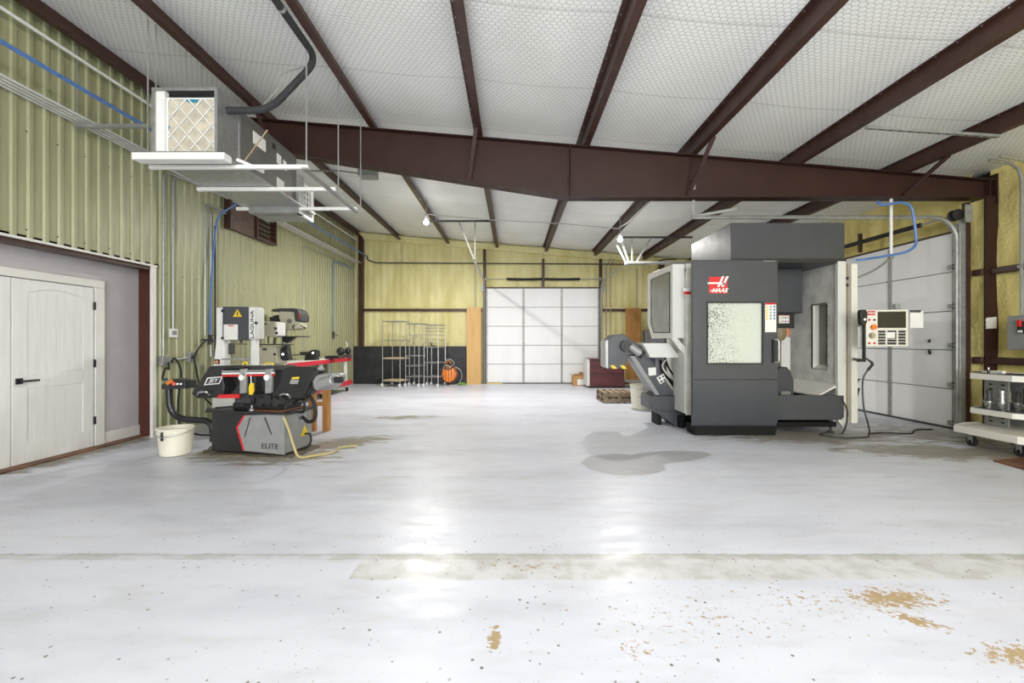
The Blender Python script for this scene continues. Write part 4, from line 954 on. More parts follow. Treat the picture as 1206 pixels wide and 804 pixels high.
m = MB(); m.cyl(FP(316, 396, Y7+.1), FP(316, 404, Y7+.1), .012); m.cyl(FP(324, 397, Y7+.1), FP(323, 405, Y7+.1), .02); sp_(m, 'blade_guides', M['dark_grey'])['kind'] = 'stuff'
m = MB(); m.lathe(tuple(FP(333, 417, Y7+.15)), [(.0, -.02), (.085, -.02), (.1, 0), (.085, .08), (0, .08)], 20, axis='y'); sp_(m, 'handwheel', M['black'])
sp_(MB().cyl(FP(333, 417, Y7+.12), FP(333, 417, Y7+.06), .02), 'wheel_hub', M['steel'])
sp_(flat(MB(), [(331, 410), (337, 405), (340, 424), (328, 425)], Y7+.2, .15), 'trunnion', M['black'], bev=.01)

Y8 = 8.1
dp = thing('drill_press', 'beige and black drill press with a rounded head standing against the green wall', 'drill press', (-4.15, 8.3, 0))
def dpp(mb, name, m, par=dp, **k): return mb.build(name, m, par, world=True, **k)
dpp(flat(MB(), [(328, 373), (329, 366), (346, 366), (347, 378), (353, 378.7), (353, 386), (345, 388.5), (337, 388.5), (331, 384)], Y8, .3), 'head', M['beige'], bev=.015)
dpp(flat(MB(), [(319, 366.5), (320, 364), (328, 362.8), (346, 362.8), (351, 365), (354, 372), (353.8, 378.3), (348, 378.3), (346.3, 367), (329, 366.3)], Y8-.03, .36), 'belt_cover', M['dark_grey'], bev=.012)
dpp(flat(MB(), [(351.8, 368), (353.6, 371.5), (353.6, 375), (351.8, 374)], Y8-.034, .004), 'red_sticker', M['red'])
dpp(flat(MB(), [(317, 373), (321, 373), (321, 371.5), (327.5, 370.5), (328.5, 384), (325, 384), (325, 378.5), (317, 378)], Y8+.02, .2), 'motor', M['black'], bev=.012)
dpp(MB().cyl(FP(340.5, 378, Y8-.03), FP(340.5, 378, Y8), .04), 'depth_knob', M['black'])
dpp(MB().cyl(FP(334, 380, Y8-.02), FP(334, 395, Y8-.02), .03), 'quill', M['dark_grey'])
for q0, q1 in (((344, 384), (346.5, 389)), ((346.5, 382), (344.5, 387)), ((354, 383), (359, 386))):
    dpp(MB().cyl(FP(*q0, Y8-.06), FP(*q1, Y8-.06), .009), 'feed_lever', M['dark_grey']);
dpp(MB().ball(tuple(FP(359, 386, Y8-.06)), .018), 'lever_knob', M['black'])
dpp(MB().cyl(FP(335, 384, Y8+.12), Vector((FP(335, 398, Y8+.12).x, Y8+.12, .05)), .045, n=18), 'column', M['grey_cast'])
dpp(MB().bar(FP(331, 396.5, Y8+.1), FP(361, 396.3, Y8+.1), .3, .02), 'upper_table', M['dark_grey'])
dpp(flat(MB(), [(332, 397), (347, 397), (342, 401), (338, 404), (332, 402)], Y8+.05, .12), 'table_bracket', M['black'], bev=.01)
dpp(B(-4.5, -3.95, 7.95, 8.5, 0, .06), 'foot', M['dark_grey'], bev=.01)

# ---- long red bench with what stands on it
XF, ZB = -4.45, .89
rb = thing('red_workbench', 'long white-topped bench with crimson rails along the green wall', 'workbench', (-4.75, 10.3, 0))
def bp(mb, name, m, par=rb, **k): return mb.build(name, m, par, world=True, **k)
Ya_, Yb_ = 8.45, 11.95
bp(B(-4.98, XF, Ya_, Yb_, ZB, ZB+.03), 'top', M['white'], bev=.004)
bp(B(XF-.0, XF+.02, Ya_, Yb_, ZB-.07, ZB+.025), 'front_rail', M['red_bench'], bev=.004)
bp(B(-4.98, XF, Yb_, Yb_+.02, ZB-.07, ZB+.025), 'end_rail', M['red_bench'], bev=.004)
bp(B(-4.98, XF, Ya_-.02, Ya_, ZB-.10, ZB+.02), 'end_rail', M['red_bench'], bev=.004)
for y in (8.6, 10.2, 11.7):
    for x in (-4.93, XF-.05): bp(B(x-.03, x+.03, y-.03, y+.03, .12, ZB), 'leg', M['white'], bev=.004)
bp(B(-4.98, XF+.02, 8.6, Yb_, .20, .24), 'lower_shelf', M['grey_paint'])
bp(B(XF, XF+.03, 8.6, Yb_+.05, .17, .30), 'lower_rail', M['red_bench'], bev=.01)
for y in (8.65, 10.2, 11.75):
    for x in (-4.93, XF-.03):
        bp(MB().cyl((x-.02, y, .06), (x+.02, y, .06), .06, n=14), 'caster', M['rubber'])
vi = thing('bench_vise', 'black bench vise on the middle of the red-railed bench', 'vise', (-4.7, 10.05, ZB+.03))
def vip(mb, name, m): return mb.build(name, m, vi, world=True, bev=.008)
vip(flat(MB(), [(358, 424), (372, 424), (370, 417), (360, 417)], 10.0, .2), 'base', M['black'])
vip(flat(MB(), [(352, 414.5), (366, 413.5), (366, 419), (354, 418)], 10.0, .16), 'slide', M['dark_grey'])
vip(flat(MB(), [(364.5, 413), (368, 411.5), (372, 413), (372.5, 420), (369, 422), (365, 420)], 9.95, .22), 'jaw', M['black'])
vip(MB().cyl(FP(343, 418, 10.05), FP(357, 417.5, 10.05), .012), 'screw', M['dark_grey'])
vip(MB().cyl(FP(344, 413, 10.05), FP(344, 423, 10.05), .01), 'tommy_bar', M['galv'])
vip(MB().cyl(FP(368.5, 415.5, 9.9), FP(368.5, 415.5, 9.95), .03), 'swivel_lock', M['steel'])
cf = thing('bench_grinder', 'small dark grinder with a bent cable at the far end of the bench', 'grinder', (-4.65, 11.75, ZB+.03))
def cfp(mb, name, m): return mb.build(name, m, cf, world=True, bev=.008)
cfp(MB().ball(tuple(FP(401, 413.5, 11.75)), .11, (1, .8, 1)), 'motor', M['black']); cfp(MB().cyl(FP(398, 413.5, 11.75), FP(412, 414, 11.75), .05), 'shaft', M['dark_grey'])
cfp(MB().ball(tuple(FP(410, 413, 11.75)), .1, (.8, .8, 1)), 'guard', M['black_gloss']); cfp(flat(MB(), [(398, 418), (411, 417), (412, 420.6), (397, 420.6)], 11.65, .2), 'base', M['dark_grey'])
cfp(MB().tube(smooth_path([FP(408, 411, 11.75), FP(409, 405, 11.75), FP(407, 403, 11.75)]), .012, 6), 'spout', M['white'])
tb = thing('tool_tray', 'flat black tray lying on the bench beside the far grinder', 'tray', (-4.7, 10.6, ZB+.03))
flat(MB(), [(383, 419), (398, 418.6), (401, 422.2), (382, 422.5)], 10.5, .3).build('pan', M['black'], tb, world=True, bev=.006)

# ================================================================ ALONG THE BACK WALL
def wire_rack(label, x, y, rz, w_, d_, h, shelves, boards, rails=(), post=.014):
    t = thing('wire_rack', label, 'rack', (x, y, 0), R(rz), 'chrome wheeled racks by the black boards')
    for a in (0, w_):
        for b in (0, d_):
            MB().cyl((a, b, .11), (a, b, h), post, n=8).build('post', M['galv'], t)
            c_ = MB(); c_.cyl((a-.018, b-.02, .05), (a+.018, b-.02, .05), .05, n=14); cw = c_.build('caster', M['white'], t)
            MB().box(a-.025, a+.025, b-.03, b+.01, .09, .12).build('fork', M['galv'], cw)
    for z in shelves:
        m = MB()
        for (p, q) in (((0, 0), (w_, 0)), ((0, d_), (w_, d_)), ((0, 0), (0, d_)), ((w_, 0), (w_, d_))):
            m.bar((*p, z), (*q, z), .008, .025); 
        f = m.build('shelf', M['galv'], t)
        m = MB()
        for k in range(1, 12): m.bar((w_*k/12, 0, z), (w_*k/12, d_, z), .005, .005)
        m.build('wires', M['galv'], f)['kind'] = 'stuff'
    for z in boards: B(.01, w_-.01, .01, d_-.01, z+.01, z+.035).build('shelf_board', M['ply_pale'], t, bev=.003)
    for z in rails:
        m = MB(); m.tube([(0, 0, z), (w_, 0, z), (w_, d_, z), (0, d_, z)], .007, 6, closed=True); m.build('rail', M['galv'], t)
    return t
wire_rack('chrome wheeled rack with two plywood shelf boards, leftmost of the racks', -3.87, 12.95, -18, .60, .52, 1.98, (.17, .83, 1.38, 1.95), (.17, .83))
wire_rack('narrow chrome wheeled rack with bare grey shelves, middle of the racks', -3.18, 12.95, -18, .45, .50, 1.90, (.30, .62, .92, 1.88), (), (1.55,))
wire_rack('slim chrome wheeled rack full of cross rails, rightmost of the racks', -2.62, 12.9, -16, .46, .50, 1.86, (.30, .72, 1.18, 1.84), (), (1.3, 1.42, 1.54, 1.66, 1.75))
bxs = thing('black_bracket', 'small black clamp lying on the upper shelf of the rightmost rack', 'clamp', (-2.35, 12.95, 1.2)); B(-.06, .06, -.05, .05, 0, .03).build('body', M['black'], bxs); B(-.07, -.05, -.05, .05, 0, .12).build('jaw', M['black'], bxs)
# orange machine with hoses
og = thing('orange_compressor', 'orange barrel-shaped machine with coiled hoses by the tall board', 'compressor', (-1.99, 13.35, 0))
m = MB(); m.lathe((0, 0, .36), [(.05, -.2), (.24, -.18), (.27, -.1), (.27, .1), (.24, .18), (.05, .2)], 26, axis='y'); m.build('drum', M['orange'], og)
for y in (-.2, .2): MB().tube([(.33*math.cos(a), y, .36+.33*math.sin(a)) for a in [2*math.pi*k/24 for k in range(24)]], .016, 7, closed=True).build('hoop', M['dark_grey'], og)
MB().tube(smooth_path([(-.25, -.1, .55), (-.2, -.15, .68), (0, -.12, .72), (.15, -.15, .62), (.05, -.2, .54), (-.15, -.18, .58), (-.1, -.12, .78), (.05, -.1, .8), (.12, -.1, .7)]), .02, 7).build('hose_coil', M['dark_grey'], og)
MB().tube(smooth_path([(.2, -.2, .62), (.42, -.2, .5), (.46, -.2, .25), (.3, -.25, .04), (.05, -.28, .03)]), .014, 7).build('hose_loop', M['galv_dull'], og)
B(-.12, .12, -.1, .1, .6, .7).build('engine', M['dark_grey'], og, bev=.02)
MB().tube([(-.1, -.2, .72), (0, -.2, .82), (.1, -.2, .72)], .016, 7).build('carry_handle', M['orange'], og)
for k in range(5):
    a = -.22+.11*k; MB().tube([(a, -.215, .36-math.sqrt(max(0, .3**2-a*a))), (a*.9, -.23, .36), (a, -.215, .36+math.sqrt(max(0, .3**2-a*a)))], .008, 6).build('guard_wire', M['dark_grey'], og)
MB().tube(smooth_path([(-.22, -.22, .5), (-.1, -.25, .66), (.08, -.24, .62), (.2, -.22, .74), (0, -.2, .86), (-.18, -.15, .72)]), .016, 7).build('cable_coil', M['galv_dull'], og)
og.scale = (.86, .86, .95); og.location.x = -1.93
gb = thing('green_hose', 'small heap of pale green hose on the floor beside the tall board', 'hose', (-1.55, 13.4, 0))
MB().tube(smooth_path([(-.12, -.05, .02), (0, .08, .03), (.14, 0, .02), (.02, -.1, .04), (-.1, .03, .05), (.05, .06, .06), (.1, -.05, .05)]), .02, 7).build('coil', M['green_pale'], gb)
tbd = thing('tall_board', 'tall tan board leaning upright left of the far roll-up door', 'board', (-1.2, 13.7, 0)); B(-.23, .22, -.03, .03, 0, 2.42).build('sheet', M['ply'], tbd, bev=.003)
tb2 = thing('brown_board', 'tall brown board standing behind the chip conveyor', 'board', (3.84, 13.72, 0)); B(-.24, .24, -.03, .03, 0, 2.4).build('sheet', M['ply_dark'], tb2, bev=.003)
# maroon cabinet
mcb = thing('maroon_cabinet', 'low maroon steel tool cabinet right of the far roll-up door', 'cabinet', (2.72, 12.9, 0))
B(-.46, .54, -.35, .35, .04, .82).build('body', M['maroon'], mcb, bev=.006)
B(-.55, -.465, -.34, .34, .06, .83).build('side_board', M['mach_light'], mcb, bev=.004)
B(-.48, .56, -.37, .36, .82, .845).build('lid', M['maroon'], mcb, bev=.004)
for k, (a, b) in enumerate(((.07, .42), (.44, .62), (.64, .80))):
    dr = B(-.44, .52, -.362, -.35, a, b).build('drawer', M['maroon'], mcb, bev=.003)
    B(-.40, .48, -.372, -.362, b-.03, b-.02).build('pull', M['dark_grey'], dr)
B(-.44, .52, -.3, .3, 0, .04).build('plinth', M['black'], mcb)
# cardboard box
cbx = thing('cardboard_box', 'open cardboard box with a white label in front of the far door', 'box', (2.07, 13.35, 0))
m = MB(); ring(m, 'y', -.17, .17, -.2, .2, 0, .34, -.19, .19, .02, .341)
B(-.21, .21, -.18, .18, 0, .30).build('carton', M['cardboard'], cbx, bev=.003)
MB().prism([(-.21, -.18, .30), (.21, -.18, .30), (.21, -.24, .37), (-.21, -.24, .37)], (0, .006, 0)).build('flap', M['cardboard'], cbx)
MB().prism([(-.21, -.18, .30), (-.21, .18, .30), (-.28, .18, .36), (-.28, -.18, .36)], (.006, 0, 0)).build('flap', M['cardboard'], cbx)
B(-.08, .12, -.184, -.18, .03, .2).build('label_sheet', M['paper'], cbx)
cbx2 = thing('cardboard_box', 'small plain cardboard box between the labelled box and the maroon cabinet', 'box', (2.22, 13.7, 0)); B(-.09, .09, -.07, .07, 0, .38).build('carton', M['cardboard'], cbx2)
# two pallets
for k, lb in enumerate(('small weathered wooden pallet on the floor, lower of the pair', 'small weathered wooden pallet, upper of the pair with gapped top slats')):
    pt = thing('pallet', lb, 'pallet', (2.34, 9.85, k*.118), R(1), 'stacked pallets')
    for a in (-.36, 0, .36): B(-.34, .34, a-.045 if abs(a) < .1 else a-.03, a+.045 if abs(a) < .1 else a+.03, .018, .098).build('bearer', M['pallet'], pt, bev=.003)
    for j in range(5):
        x = -.29+j*.145
        B(x-.042, x+.042, -.42, .42, .098, .116).build('slat', M['pallet'], pt, bev=.002)
        if j % 2 == 0: B(x-.042, x+.042, -.42, .42, 0, .018).build('slat', M['pallet'], pt, bev=.002)
for k, (x0_, y0_, x1_, y1_) in enumerate(((736, 449, 749, 453), (737, 453, 748, 449.5))):
    sc_ = MB().bar(FP(x0_, y0_, 12.6), FP(x1_, y1_, 12.9), .12, .03).build('scrap_board', M['pallet'])
    tag(sc_, ['pale scrap board lying on top of the heap behind the pallets', 'pale scrap board lying askew behind the pallets, lower one'][k], 'board', 'scrap boards behind the pallets')
wc = thing('white_crate', 'low grey crate under the scrap boards behind the pallets', 'crate', (3.55, 12.9, 0)); B(-.25, .25, -.2, .2, 0, .2).build('body', M['grey_paint'], wc, bev=.01); B(-.26, .26, -.21, .21, .15, .18).build('rim', M['grey_paint'], wc)
# ================================================================ OVERHEAD
# duct-mounted air handler hanging in the corner
ah = thing('air_handler', 'long grey hanging air handler with a pleated filter facing the room', 'air handler', (-3.3, 5.2, 3.2))
def ap(mb, name, m, par=ah, **k): return mb.build(name, m, par, world=True, **k)
AX0, AX1, AY0, AY1, AZ0, AZ1 = -3.62, -2.96, 4.36, 6.05, 3.23, 3.90
m = MB(); ring(m, 'y', AY0, AY0+.35, AX0, AX1, AZ0, AZ1, AX0+.012, AX1-.012, AZ0+.012, AZ1-.012); ap(m, 'filter_box', M['galv'])
ap(B(AX0, AX1, AY0+.36, 5.95, AZ0, AZ1-.02), 'casing', M['hvac'], bev=.006)
ap(B(AX0-.004, AX1+.006, AY0+.33, AY0+.36, AZ0-.004, AZ1+.004), 'flange', M['galv'])
for x0_, x1_ in ((AX0, AX0+.03), (AX1-.03, AX1)): ap(B(x0_, x1_, AY0-.01, AY0, AZ0, AZ1), 'edge_angle', M['galv'])
for z0_, z1_ in ((AZ0, AZ0+.03), (AZ1-.03, AZ1)): ap(B(AX0, AX1, AY0-.012, AY0-.002, z0_, z1_), 'edge_angle', M['galv'])
ap(B(AX0+.03, AX0+.12, AY0+.005, AY0+.06, AZ0+.02, AZ1-.02), 'filter_spacer', M['white'])
fx0, fx1, fz0, fz1, fy = AX0+.12, AX1-.05, AZ0+.03, AZ1-.08, AY0+.03
fi = ap(B(fx0, fx1, fy+.03, fy+.05, fz0, fz1), 'filter', M['pleat'])
m = MB(); n = 34
for k in range(n):
    a = fx0+.012+(fx1-fx0-.024)*k/n; b = fx0+.012+(fx1-fx0-.024)*(k+1)/n
    m.add([(a, fy+.03, fz0), ((a+b)/2, fy+.008, fz0), (b, fy+.03, fz0), (a, fy+.03, fz1), ((a+b)/2, fy+.008, fz1), (b, fy+.03, fz1)], [(0, 1, 4, 3), (1, 2, 5, 4)])
ap(m, 'pleats', M['pleat'], fi)['kind'] = 'stuff'
m = MB(); ring(m, 'y', fy, fy+.03, fx0, fx1, fz0, fz1, fx0+.014, fx1-.014, fz0+.014, fz1-.014); ap(m, 'filter_frame', M['white'], fi)
m = MB(); W_, H_ = fx1-fx0, fz1-fz0; dx, dz = W_/3, H_/3
def clip_line(p, d):
    ts = []
    for (c, q, lo, hi) in ((p[0], d[0], fx0, fx1), (p[1], d[1], fz0, fz1)): ts.append(sorted(((lo-c)/q, (hi-c)/q)))
    a = max(ts[0][0], ts[1][0]); b = min(ts[0][1], ts[1][1])
    return ((p[0]+d[0]*a, p[1]+d[1]*a), (p[0]+d[0]*b, p[1]+d[1]*b)) if b-a > .01 else None
for k in range(-3, 7):
    for sg in (1, -1):
        q = clip_line((fx0+dx*(k+.25), fz0 if sg > 0 else fz1), (dx, sg*dz))
        if q: m.bar((q[0][0], fy+.002, q[0][1]), (q[1][0], fy+.002, q[1][1]), .004, .011, up=(0, 1, 0) if 0 else (0, 0, 1))
ap(m, 'lattice', M['white'], fi)
for L in ([(.0, .55), (.06, .47), (.0, .39)], [(.36, 1), (.44, .92), (.62, .92), (.66, 1)], [(.0, .32), (.05, .28), (.0, .25)]):
    ap(MB().prism([(fx0+W_*a, fy+.005, fz0+H_*b) for a, b in L], (0, .003, 0)), 'blue_print', mat('teal', (40, 130, 160), .6), fi)
# side plates and marks on the casing, supply plenum with grille
X_ = AX1
for a, b, z0_, z1_ in ((4.95, 5.2, 3.62, 3.76), (5.45, 5.55, 3.6, 3.72), (5.6, 5.68, 3.58, 3.7), (5.45, 5.62, 3.3, 3.42)):
    ap(B(X_, X_+.004, a, b, z0_, z1_), 'rating_label', M['paper'])
ap(B(X_, X_+.01, 5.35, 5.4, 3.74, 3.8), 'cable_entry', M['black'])
ap(B(X_, X_+.006, 5.7, 5.74, 3.25, 3.29), 'red_mark', M['red'])
pln = ap(B(AX0, AX1+.03, 5.95, 6.1, 3.12, 3.66), 'plenum', M['galv_dull'])
gy0, gy1 = 5.98, 6.42
pl2 = ap(B(AX0, AX1-.02, 6.08, gy1, 3.12, 3.60), 'plenum_box', M['galv_dull'])
gr = setgr = ap(ring(MB(), 'x', AX1-.02, AX1+.01, gy0, gy1+.02, 3.12, 3.60, gy0+.03, gy1-.02, 3.16, 3.56), 'side_grille', M['white'])
m = MB()
for k in range(5): m.box(AX1-.018, AX1-.006, gy0+.03, gy1-.02, 3.2+k*.08, 3.215+k*.08)
for k in range(4): m.box(AX1-.012, AX1+.0, gy0+.1+k*.08, gy0+.108+k*.08, 3.16, 3.56)
ap(m, 'vanes', M['white'], gr)
# drain pan of folded sheet
ap(B(-3.78, -2.86, 4.30, 4.42, 3.16, 3.23), 'pan_lip', M['white'], bev=.004)
ap(B(-3.68, -2.88, 4.42, 6.35, 3.205, 3.225), 'drain_pan', M['galv'])
ap(MB().tube(smooth_path([(-2.86, 4.5, 3.24), (-2.75, 4.55, 3.2), (-2.7, 4.7, 3.19)]), .018, 8), 'drain_pipe', M['white'])
# strut trapezes
for y, xa_, xb_, z in ((4.55, -3.80, -2.14, 3.18), (5.21, -3.78, -2.12, 3.18), (5.98, -3.80, -2.14, 3.18)):
    ap(B(xa_, xb_, y-.02, y+.02, z-.02, z+.02), 'strut', M['white'])
ap(B(-2.19, -2.14, 4.5, 6.05, 3.14, 3.16), 'cross_strut', M['galv_dull'])
for x, y in ((-3.70, 4.5), (-3.66, 4.86), (-3.66, 5.1), (-2.16, 4.55), (-2.09, 5.21), (-2.09, 5.98)):
    ap(MB().cyl((x, y, 3.14 if x > -3 else 3.9), (x, y, purl_z(x)+.02), .008, n=7), 'threaded_rod', M['galv'])
ap(MB().cyl((-3.70, 4.40, 3.2), (-3.70, 4.40, purl_z(-3.7)), .008, n=7), 'threaded_rod', M['galv'])
ap(MB().cyl(FP(287, 191, 4.7), FP(315, 153, 4.7), .008, n=7), 'brace_rod', mat('tan_rod', (150, 128, 96), .5))
# insulated refrigerant line
rl = MB().tube(bend([(-2.14, 3.0, 4.44), (-2.14, 4.76, 4.44), (-2.58, 4.6, 3.80), (-2.98, 4.5, 3.75)], .18, 8), .036, 10).build('insulated_pipe', M['insul'])
tag(rl, 'thick black insulated refrigerant pipe bending down to the air handler', 'pipe')
MB().tube([(-2.14, 4.0, 4.44), (-2.14, 4.03, 4.44)], .042, 10).build('clamp', M['galv'], rl)
rc_ = MB().tube(smooth_path([(-2.25, 4.76, 4.38), (-2.45, 4.62, 4.2), (-2.50, 4.60, 4.02), (-2.7, 4.62, 3.82)]), .008, 6).build('control_wire', M['galv_dull']); tag(rc_, 'thin wire sagging beside the black insulated pipe', 'wire')

# ribbed bundle of conduits along the left wall with its strut
ws = thing('conduit_hanger', 'galvanised strut hung from a rod at the green wall under four conduits', 'hanger', (-4.5, 4.95, 3.8))
B(-5.0, -3.62, 4.93, 4.97, 3.79, 3.83).build('strut', M['galv'], ws, world=True)
MB().cyl((-4.97, 4.95, 3.78), (-4.97, 4.95, purl_z(-4.97)), .007, n=7).build('rod', M['galv'], ws, world=True)
for k, lb in enumerate(('topmost', 'second', 'third', 'lowest')):
    x = -5.0 + k*.065
    o = MB().cyl((x, 1.0, 3.86), (x, 13.9, 3.86), .012, n=8).build('conduit', M['bundle']); tag(o, '%s of four grey steel conduits running bundled along the green wall' % lb, 'conduit', 'conduits bundled on the green wall')
o = MB().cyl((-4.93, 1.0, 4.57), (-4.93, 13.9, 4.57), .018, n=8).build('conduit', M['white']); tag(o, 'white pipe along the green wall just under the roof', 'pipe')
o = MB().cyl((-4.6, 1.0, 4.05), (-4.6, 13.75, 4.05), .022, n=10).build('air_pipe', M['blue']); tag(o, 'straight blue air pipe running the length of the green wall', 'pipe')
o = MB().tube(bend([(-4.6, 13.75, 4.05), (-4.6, 13.8, 3.95), (-4.35, 13.76, 3.85), (4.4, 13.76, 3.80), (4.8, 13.7, 3.95), (5.2, 13.7, 3.95)], .15), .02, 8).build('air_pipe', M['dark_grey']); tag(o, 'dark air pipe crossing the yellow back wall above the roll-up door', 'pipe')
for x in (-3.5, -1.95, .98, 3.95):
    MB().cyl((x, 13.78, 3.84), (x, 13.84, ceil_z(x)-.2), .006, n=6).build('hanger', M['galv'], o)

# louvred wall fan
lf = thing('wall_louver', 'dark brown louvred vent box high on the green wall', 'vent', (-5.05, 8.4, 3.7))
B(-5.07, -4.95, 7.62, 7.68, 3.34, 4.10).build('side_board', M['brown'], lf, world=True)
B(-5.07, -5.0, 7.68, 8.42, 3.36, 4.10).build('cover_board', mat('brown_board', (88, 66, 54), .6, 0, .15, 3), lf, world=True)
fr = MB(); ring(fr, 'x', -5.07, -4.95, 8.42, 9.12, 3.36, 4.10, 8.46, 9.08, 3.40, 4.06); fr.build('louver_frame', M['brown'], lf, world=True)
for k in range(7):
    z = 3.41 + k*.094
    MB().prism([(-5.04, 8.46, z+.075), (-4.96, 8.46, z), (-4.96, 8.46, z+.008), (-5.04, 8.46, z+.083)], (0, .62, 0)).build('slat', M['brown'], lf, world=True)

# vertical conduits on the green wall
XW = -5.045
def vcond(lb, y, ztop, zbot, r=.014, top=True, mt='galv', x=XW, cat='conduit', run=.5):
    pts = [(x, y, zbot), (x, y, ztop)]
    if top: pts = bend([(x, y, zbot), (x, y, ztop), (x+.04, y+run, ztop+.01)], .14)
    o = MB().tube(pts, r, 8).build('conduit' if cat == 'conduit' else 'air_pipe', M[mt]); return tag(o, lb, cat)
vcond('grey conduit right of the entry, the one ending in the lower junction box', 6.27, 3.83, 1.12)
vcond('grey conduit leading down to the thermostat box', 6.45, 3.83, 1.54)
vcond('left one of two grey conduits dropping beside the blue hose', 7.12, 3.62, 1.45)
vcond('right one of two grey conduits dropping beside the blue hose', 7.26, 3.58, 1.1)
vcond('thin grey conduit on the green wall rising behind the drill press', 10.5, 3.68, .98, .012, run=3.2)
vcond('thin blue air pipe down the far end of the green wall', 12.2, 3.62, 1.6, .012, True, 'blue', cat='pipe', run=1.3)
o = MB().tube(smooth_path([(-4.6, 7.5, 4.03), (-4.75, 7.45, 3.72), (-4.95, 7.35, 3.5), (-5.0, 7.3, 3.2), (-5.0, 7.2, 2.3), (-5.0, 7.17, 1.6), (-5.0, 7.16, 1.45)]), .016, 8).build('air_hose', M['blue']); tag(o, 'blue air hose hanging down the green wall beside two conduits', 'hose')
o = MB().tube([(-5.02, 7.32, 3.3), (-5.02, 7.32, 1.0)], .012, 8).build('cable', M['rubber']); tag(o, 'black cord down the green wall right of the blue hose', 'cord')
th = thing('thermostat', 'white thermostat with dark display on the green wall', 'thermostat', (XL+.03, 6.46, 1.47)); B(-5.07, -5.035, 6.39, 6.53, 1.41, 1.54).build('housing', M['white'], th, world=True, bev=.006); B(-5.035, -5.03, 6.42, 6.50, 1.45, 1.51).build('display', M['grey_paint'], th, world=True)
jb = thing('junction_box', 'grey outlet box pair on the green wall above the saw control box', 'electrical box', (-5.05, 6.3, 1.05))
B(-5.07, -5.0, 6.2, 6.36, 1.0, 1.14).build('box', M['galv_dull'], jb, world=True, bev=.005); B(-5.07, -5.0, 6.72, 6.84, 1.03, 1.18).build('box', M['galv_dull'], jb, world=True, bev=.005)
MB().cyl((-5.03, 6.36, 1.07), (-5.03, 6.72, 1.10), .014).build('nipple', M['galv'], jb, world=True)
MB().cyl((-5.0, 6.78, 1.10), (-4.975, 6.78, 1.10), .03, n=14).build('socket', M['dark_grey'], jb, world=True)
vv = thing('air_valve', 'small black ball valve and fittings at the foot of the blue hose', 'valve', (-5.0, 7.15, 1.4))
m = MB(); m.cyl((-5.0, 7.16, 1.3), (-5.0, 7.16, 1.46), .025); m.cyl((-5.0, 7.0, 1.38), (-5.0, 7.3, 1.36), .018); m.ball((-4.98, 7.16, 1.40), .035); m.build('body', M['dark_grey'], vv, world=True)
MB().bar((-4.97, 7.1, 1.44), (-4.93, 7.25, 1.47), .02, .01).build('lever', M['black'], vv, world=True)
def cord(lb, pts, r=.013, mt='rubber'):
    o = MB().tube(smooth_path(pts, 6), r, 7).build('cable', M[mt]); return tag(o, lb, 'cord')
cord('black cord arching from the air valve to the outlet boxes', [(-5.0, 7.12, 1.36), (-4.95, 7.0, 1.37), (-4.95, 6.85, 1.25), (-4.98, 6.78, 1.12)])
cord('black cord looping from the outlet box down behind the bandsaw', [(-4.98, 6.78, 1.1), (-4.9, 6.75, .8), (-4.85, 6.8, .5), (-4.7, 6.9, .3), (-4.4, 6.95, .22)])
cord('black cord from the outlet box to the saw control box', [(-5.0, 6.3, 1.04), (-4.95, 6.25, .95), (-4.8, 6.0, .98), (-4.6, 5.7, .86), (-4.32, 5.42, .88)])
cord('black cord hanging in a loop from the left outlet box to the floor', [(-4.99, 6.34, 1.05), (-4.9, 6.3, 1.1), (-4.8, 6.28, .9), (-4.78, 6.2, .5), (-4.6, 6.0, .2), (-4.2, 5.75, .12), (-3.75, 5.6, .14)])
# faint stub light behind the rafter
fxl = thing('hanging_fixture', 'small flat grey box fixture on a bar below the roof behind the rafter', 'fixture', (-2.7, 8, 4.4))
m = MB(); flat(m, [(421, 197.5), (441, 197), (441, 206.5), (421, 206)], 8.0, .25); m.build('box', M['galv_dull'], fxl, world=True, bev=.004)
m = MB(); m.bar(FP(361, 201.5, 8.05), FP(400, 201, 8.05), .03, .02); m.bar(FP(400, 201, 8.05), FP(421, 204, 8.05), .03, .02); m.build('bar', M['galv_dull'], fxl, world=True)
MB().cyl(FP(431, 200, 8.1), FP(431, 200, 8.1)+Vector((0, 0, .25)), .01, n=7).build('rod', M['galv'], fxl, world=True)

# the two burning lamps
for (x, y, z), lb in (((-1.98, 10.0, 4.10), 'glaring bare lamp under the roof left of the middle purlins'), ((2.50, 10.0, 3.70), 'glaring bare lamp under the roof beside the machining centre')):
    t = thing('ceiling_lamp', lb, 'lamp', (x, y, z), 0, 'bare lamps under the roof')
    MB().ball((0, 0, 0), .055, n=16, m=10).build('bulb', M['lamp'], t)
    MB().lathe((0, 0, .05), [(.03, 0), (.04, .02), (.04, .09), (.02, .11)], 16).build('socket', M['white'], t)
    MB().cyl((0, 0, .14), (0, 0, ceil_z(x)-.05-z), .01, n=8).build('stem', M['galv'], t)
    l = bpy.data.lights.new('lamp_light', 'AREA'); l.shape = 'DISK'; l.size = .16; l.energy = LAMP_W*(1.15 if x < 0 else .65); l.color = (1, .98, .94)
    lo = bpy.data.objects.new('lamp_light', l); COL.objects.link(lo); lo.location = (x, y, z-.065)
o = MB().tube(smooth_path([(-2.0, 10.1, 4.32), (-.5, 10.15, 4.2), (1.0, 10.15, 4.12), (2.5, 10.1, 3.98)]), .011, 7).build('conduit', M['galv']); tag(o, 'thin conduit strung across the purlins between the two lamps', 'conduit')
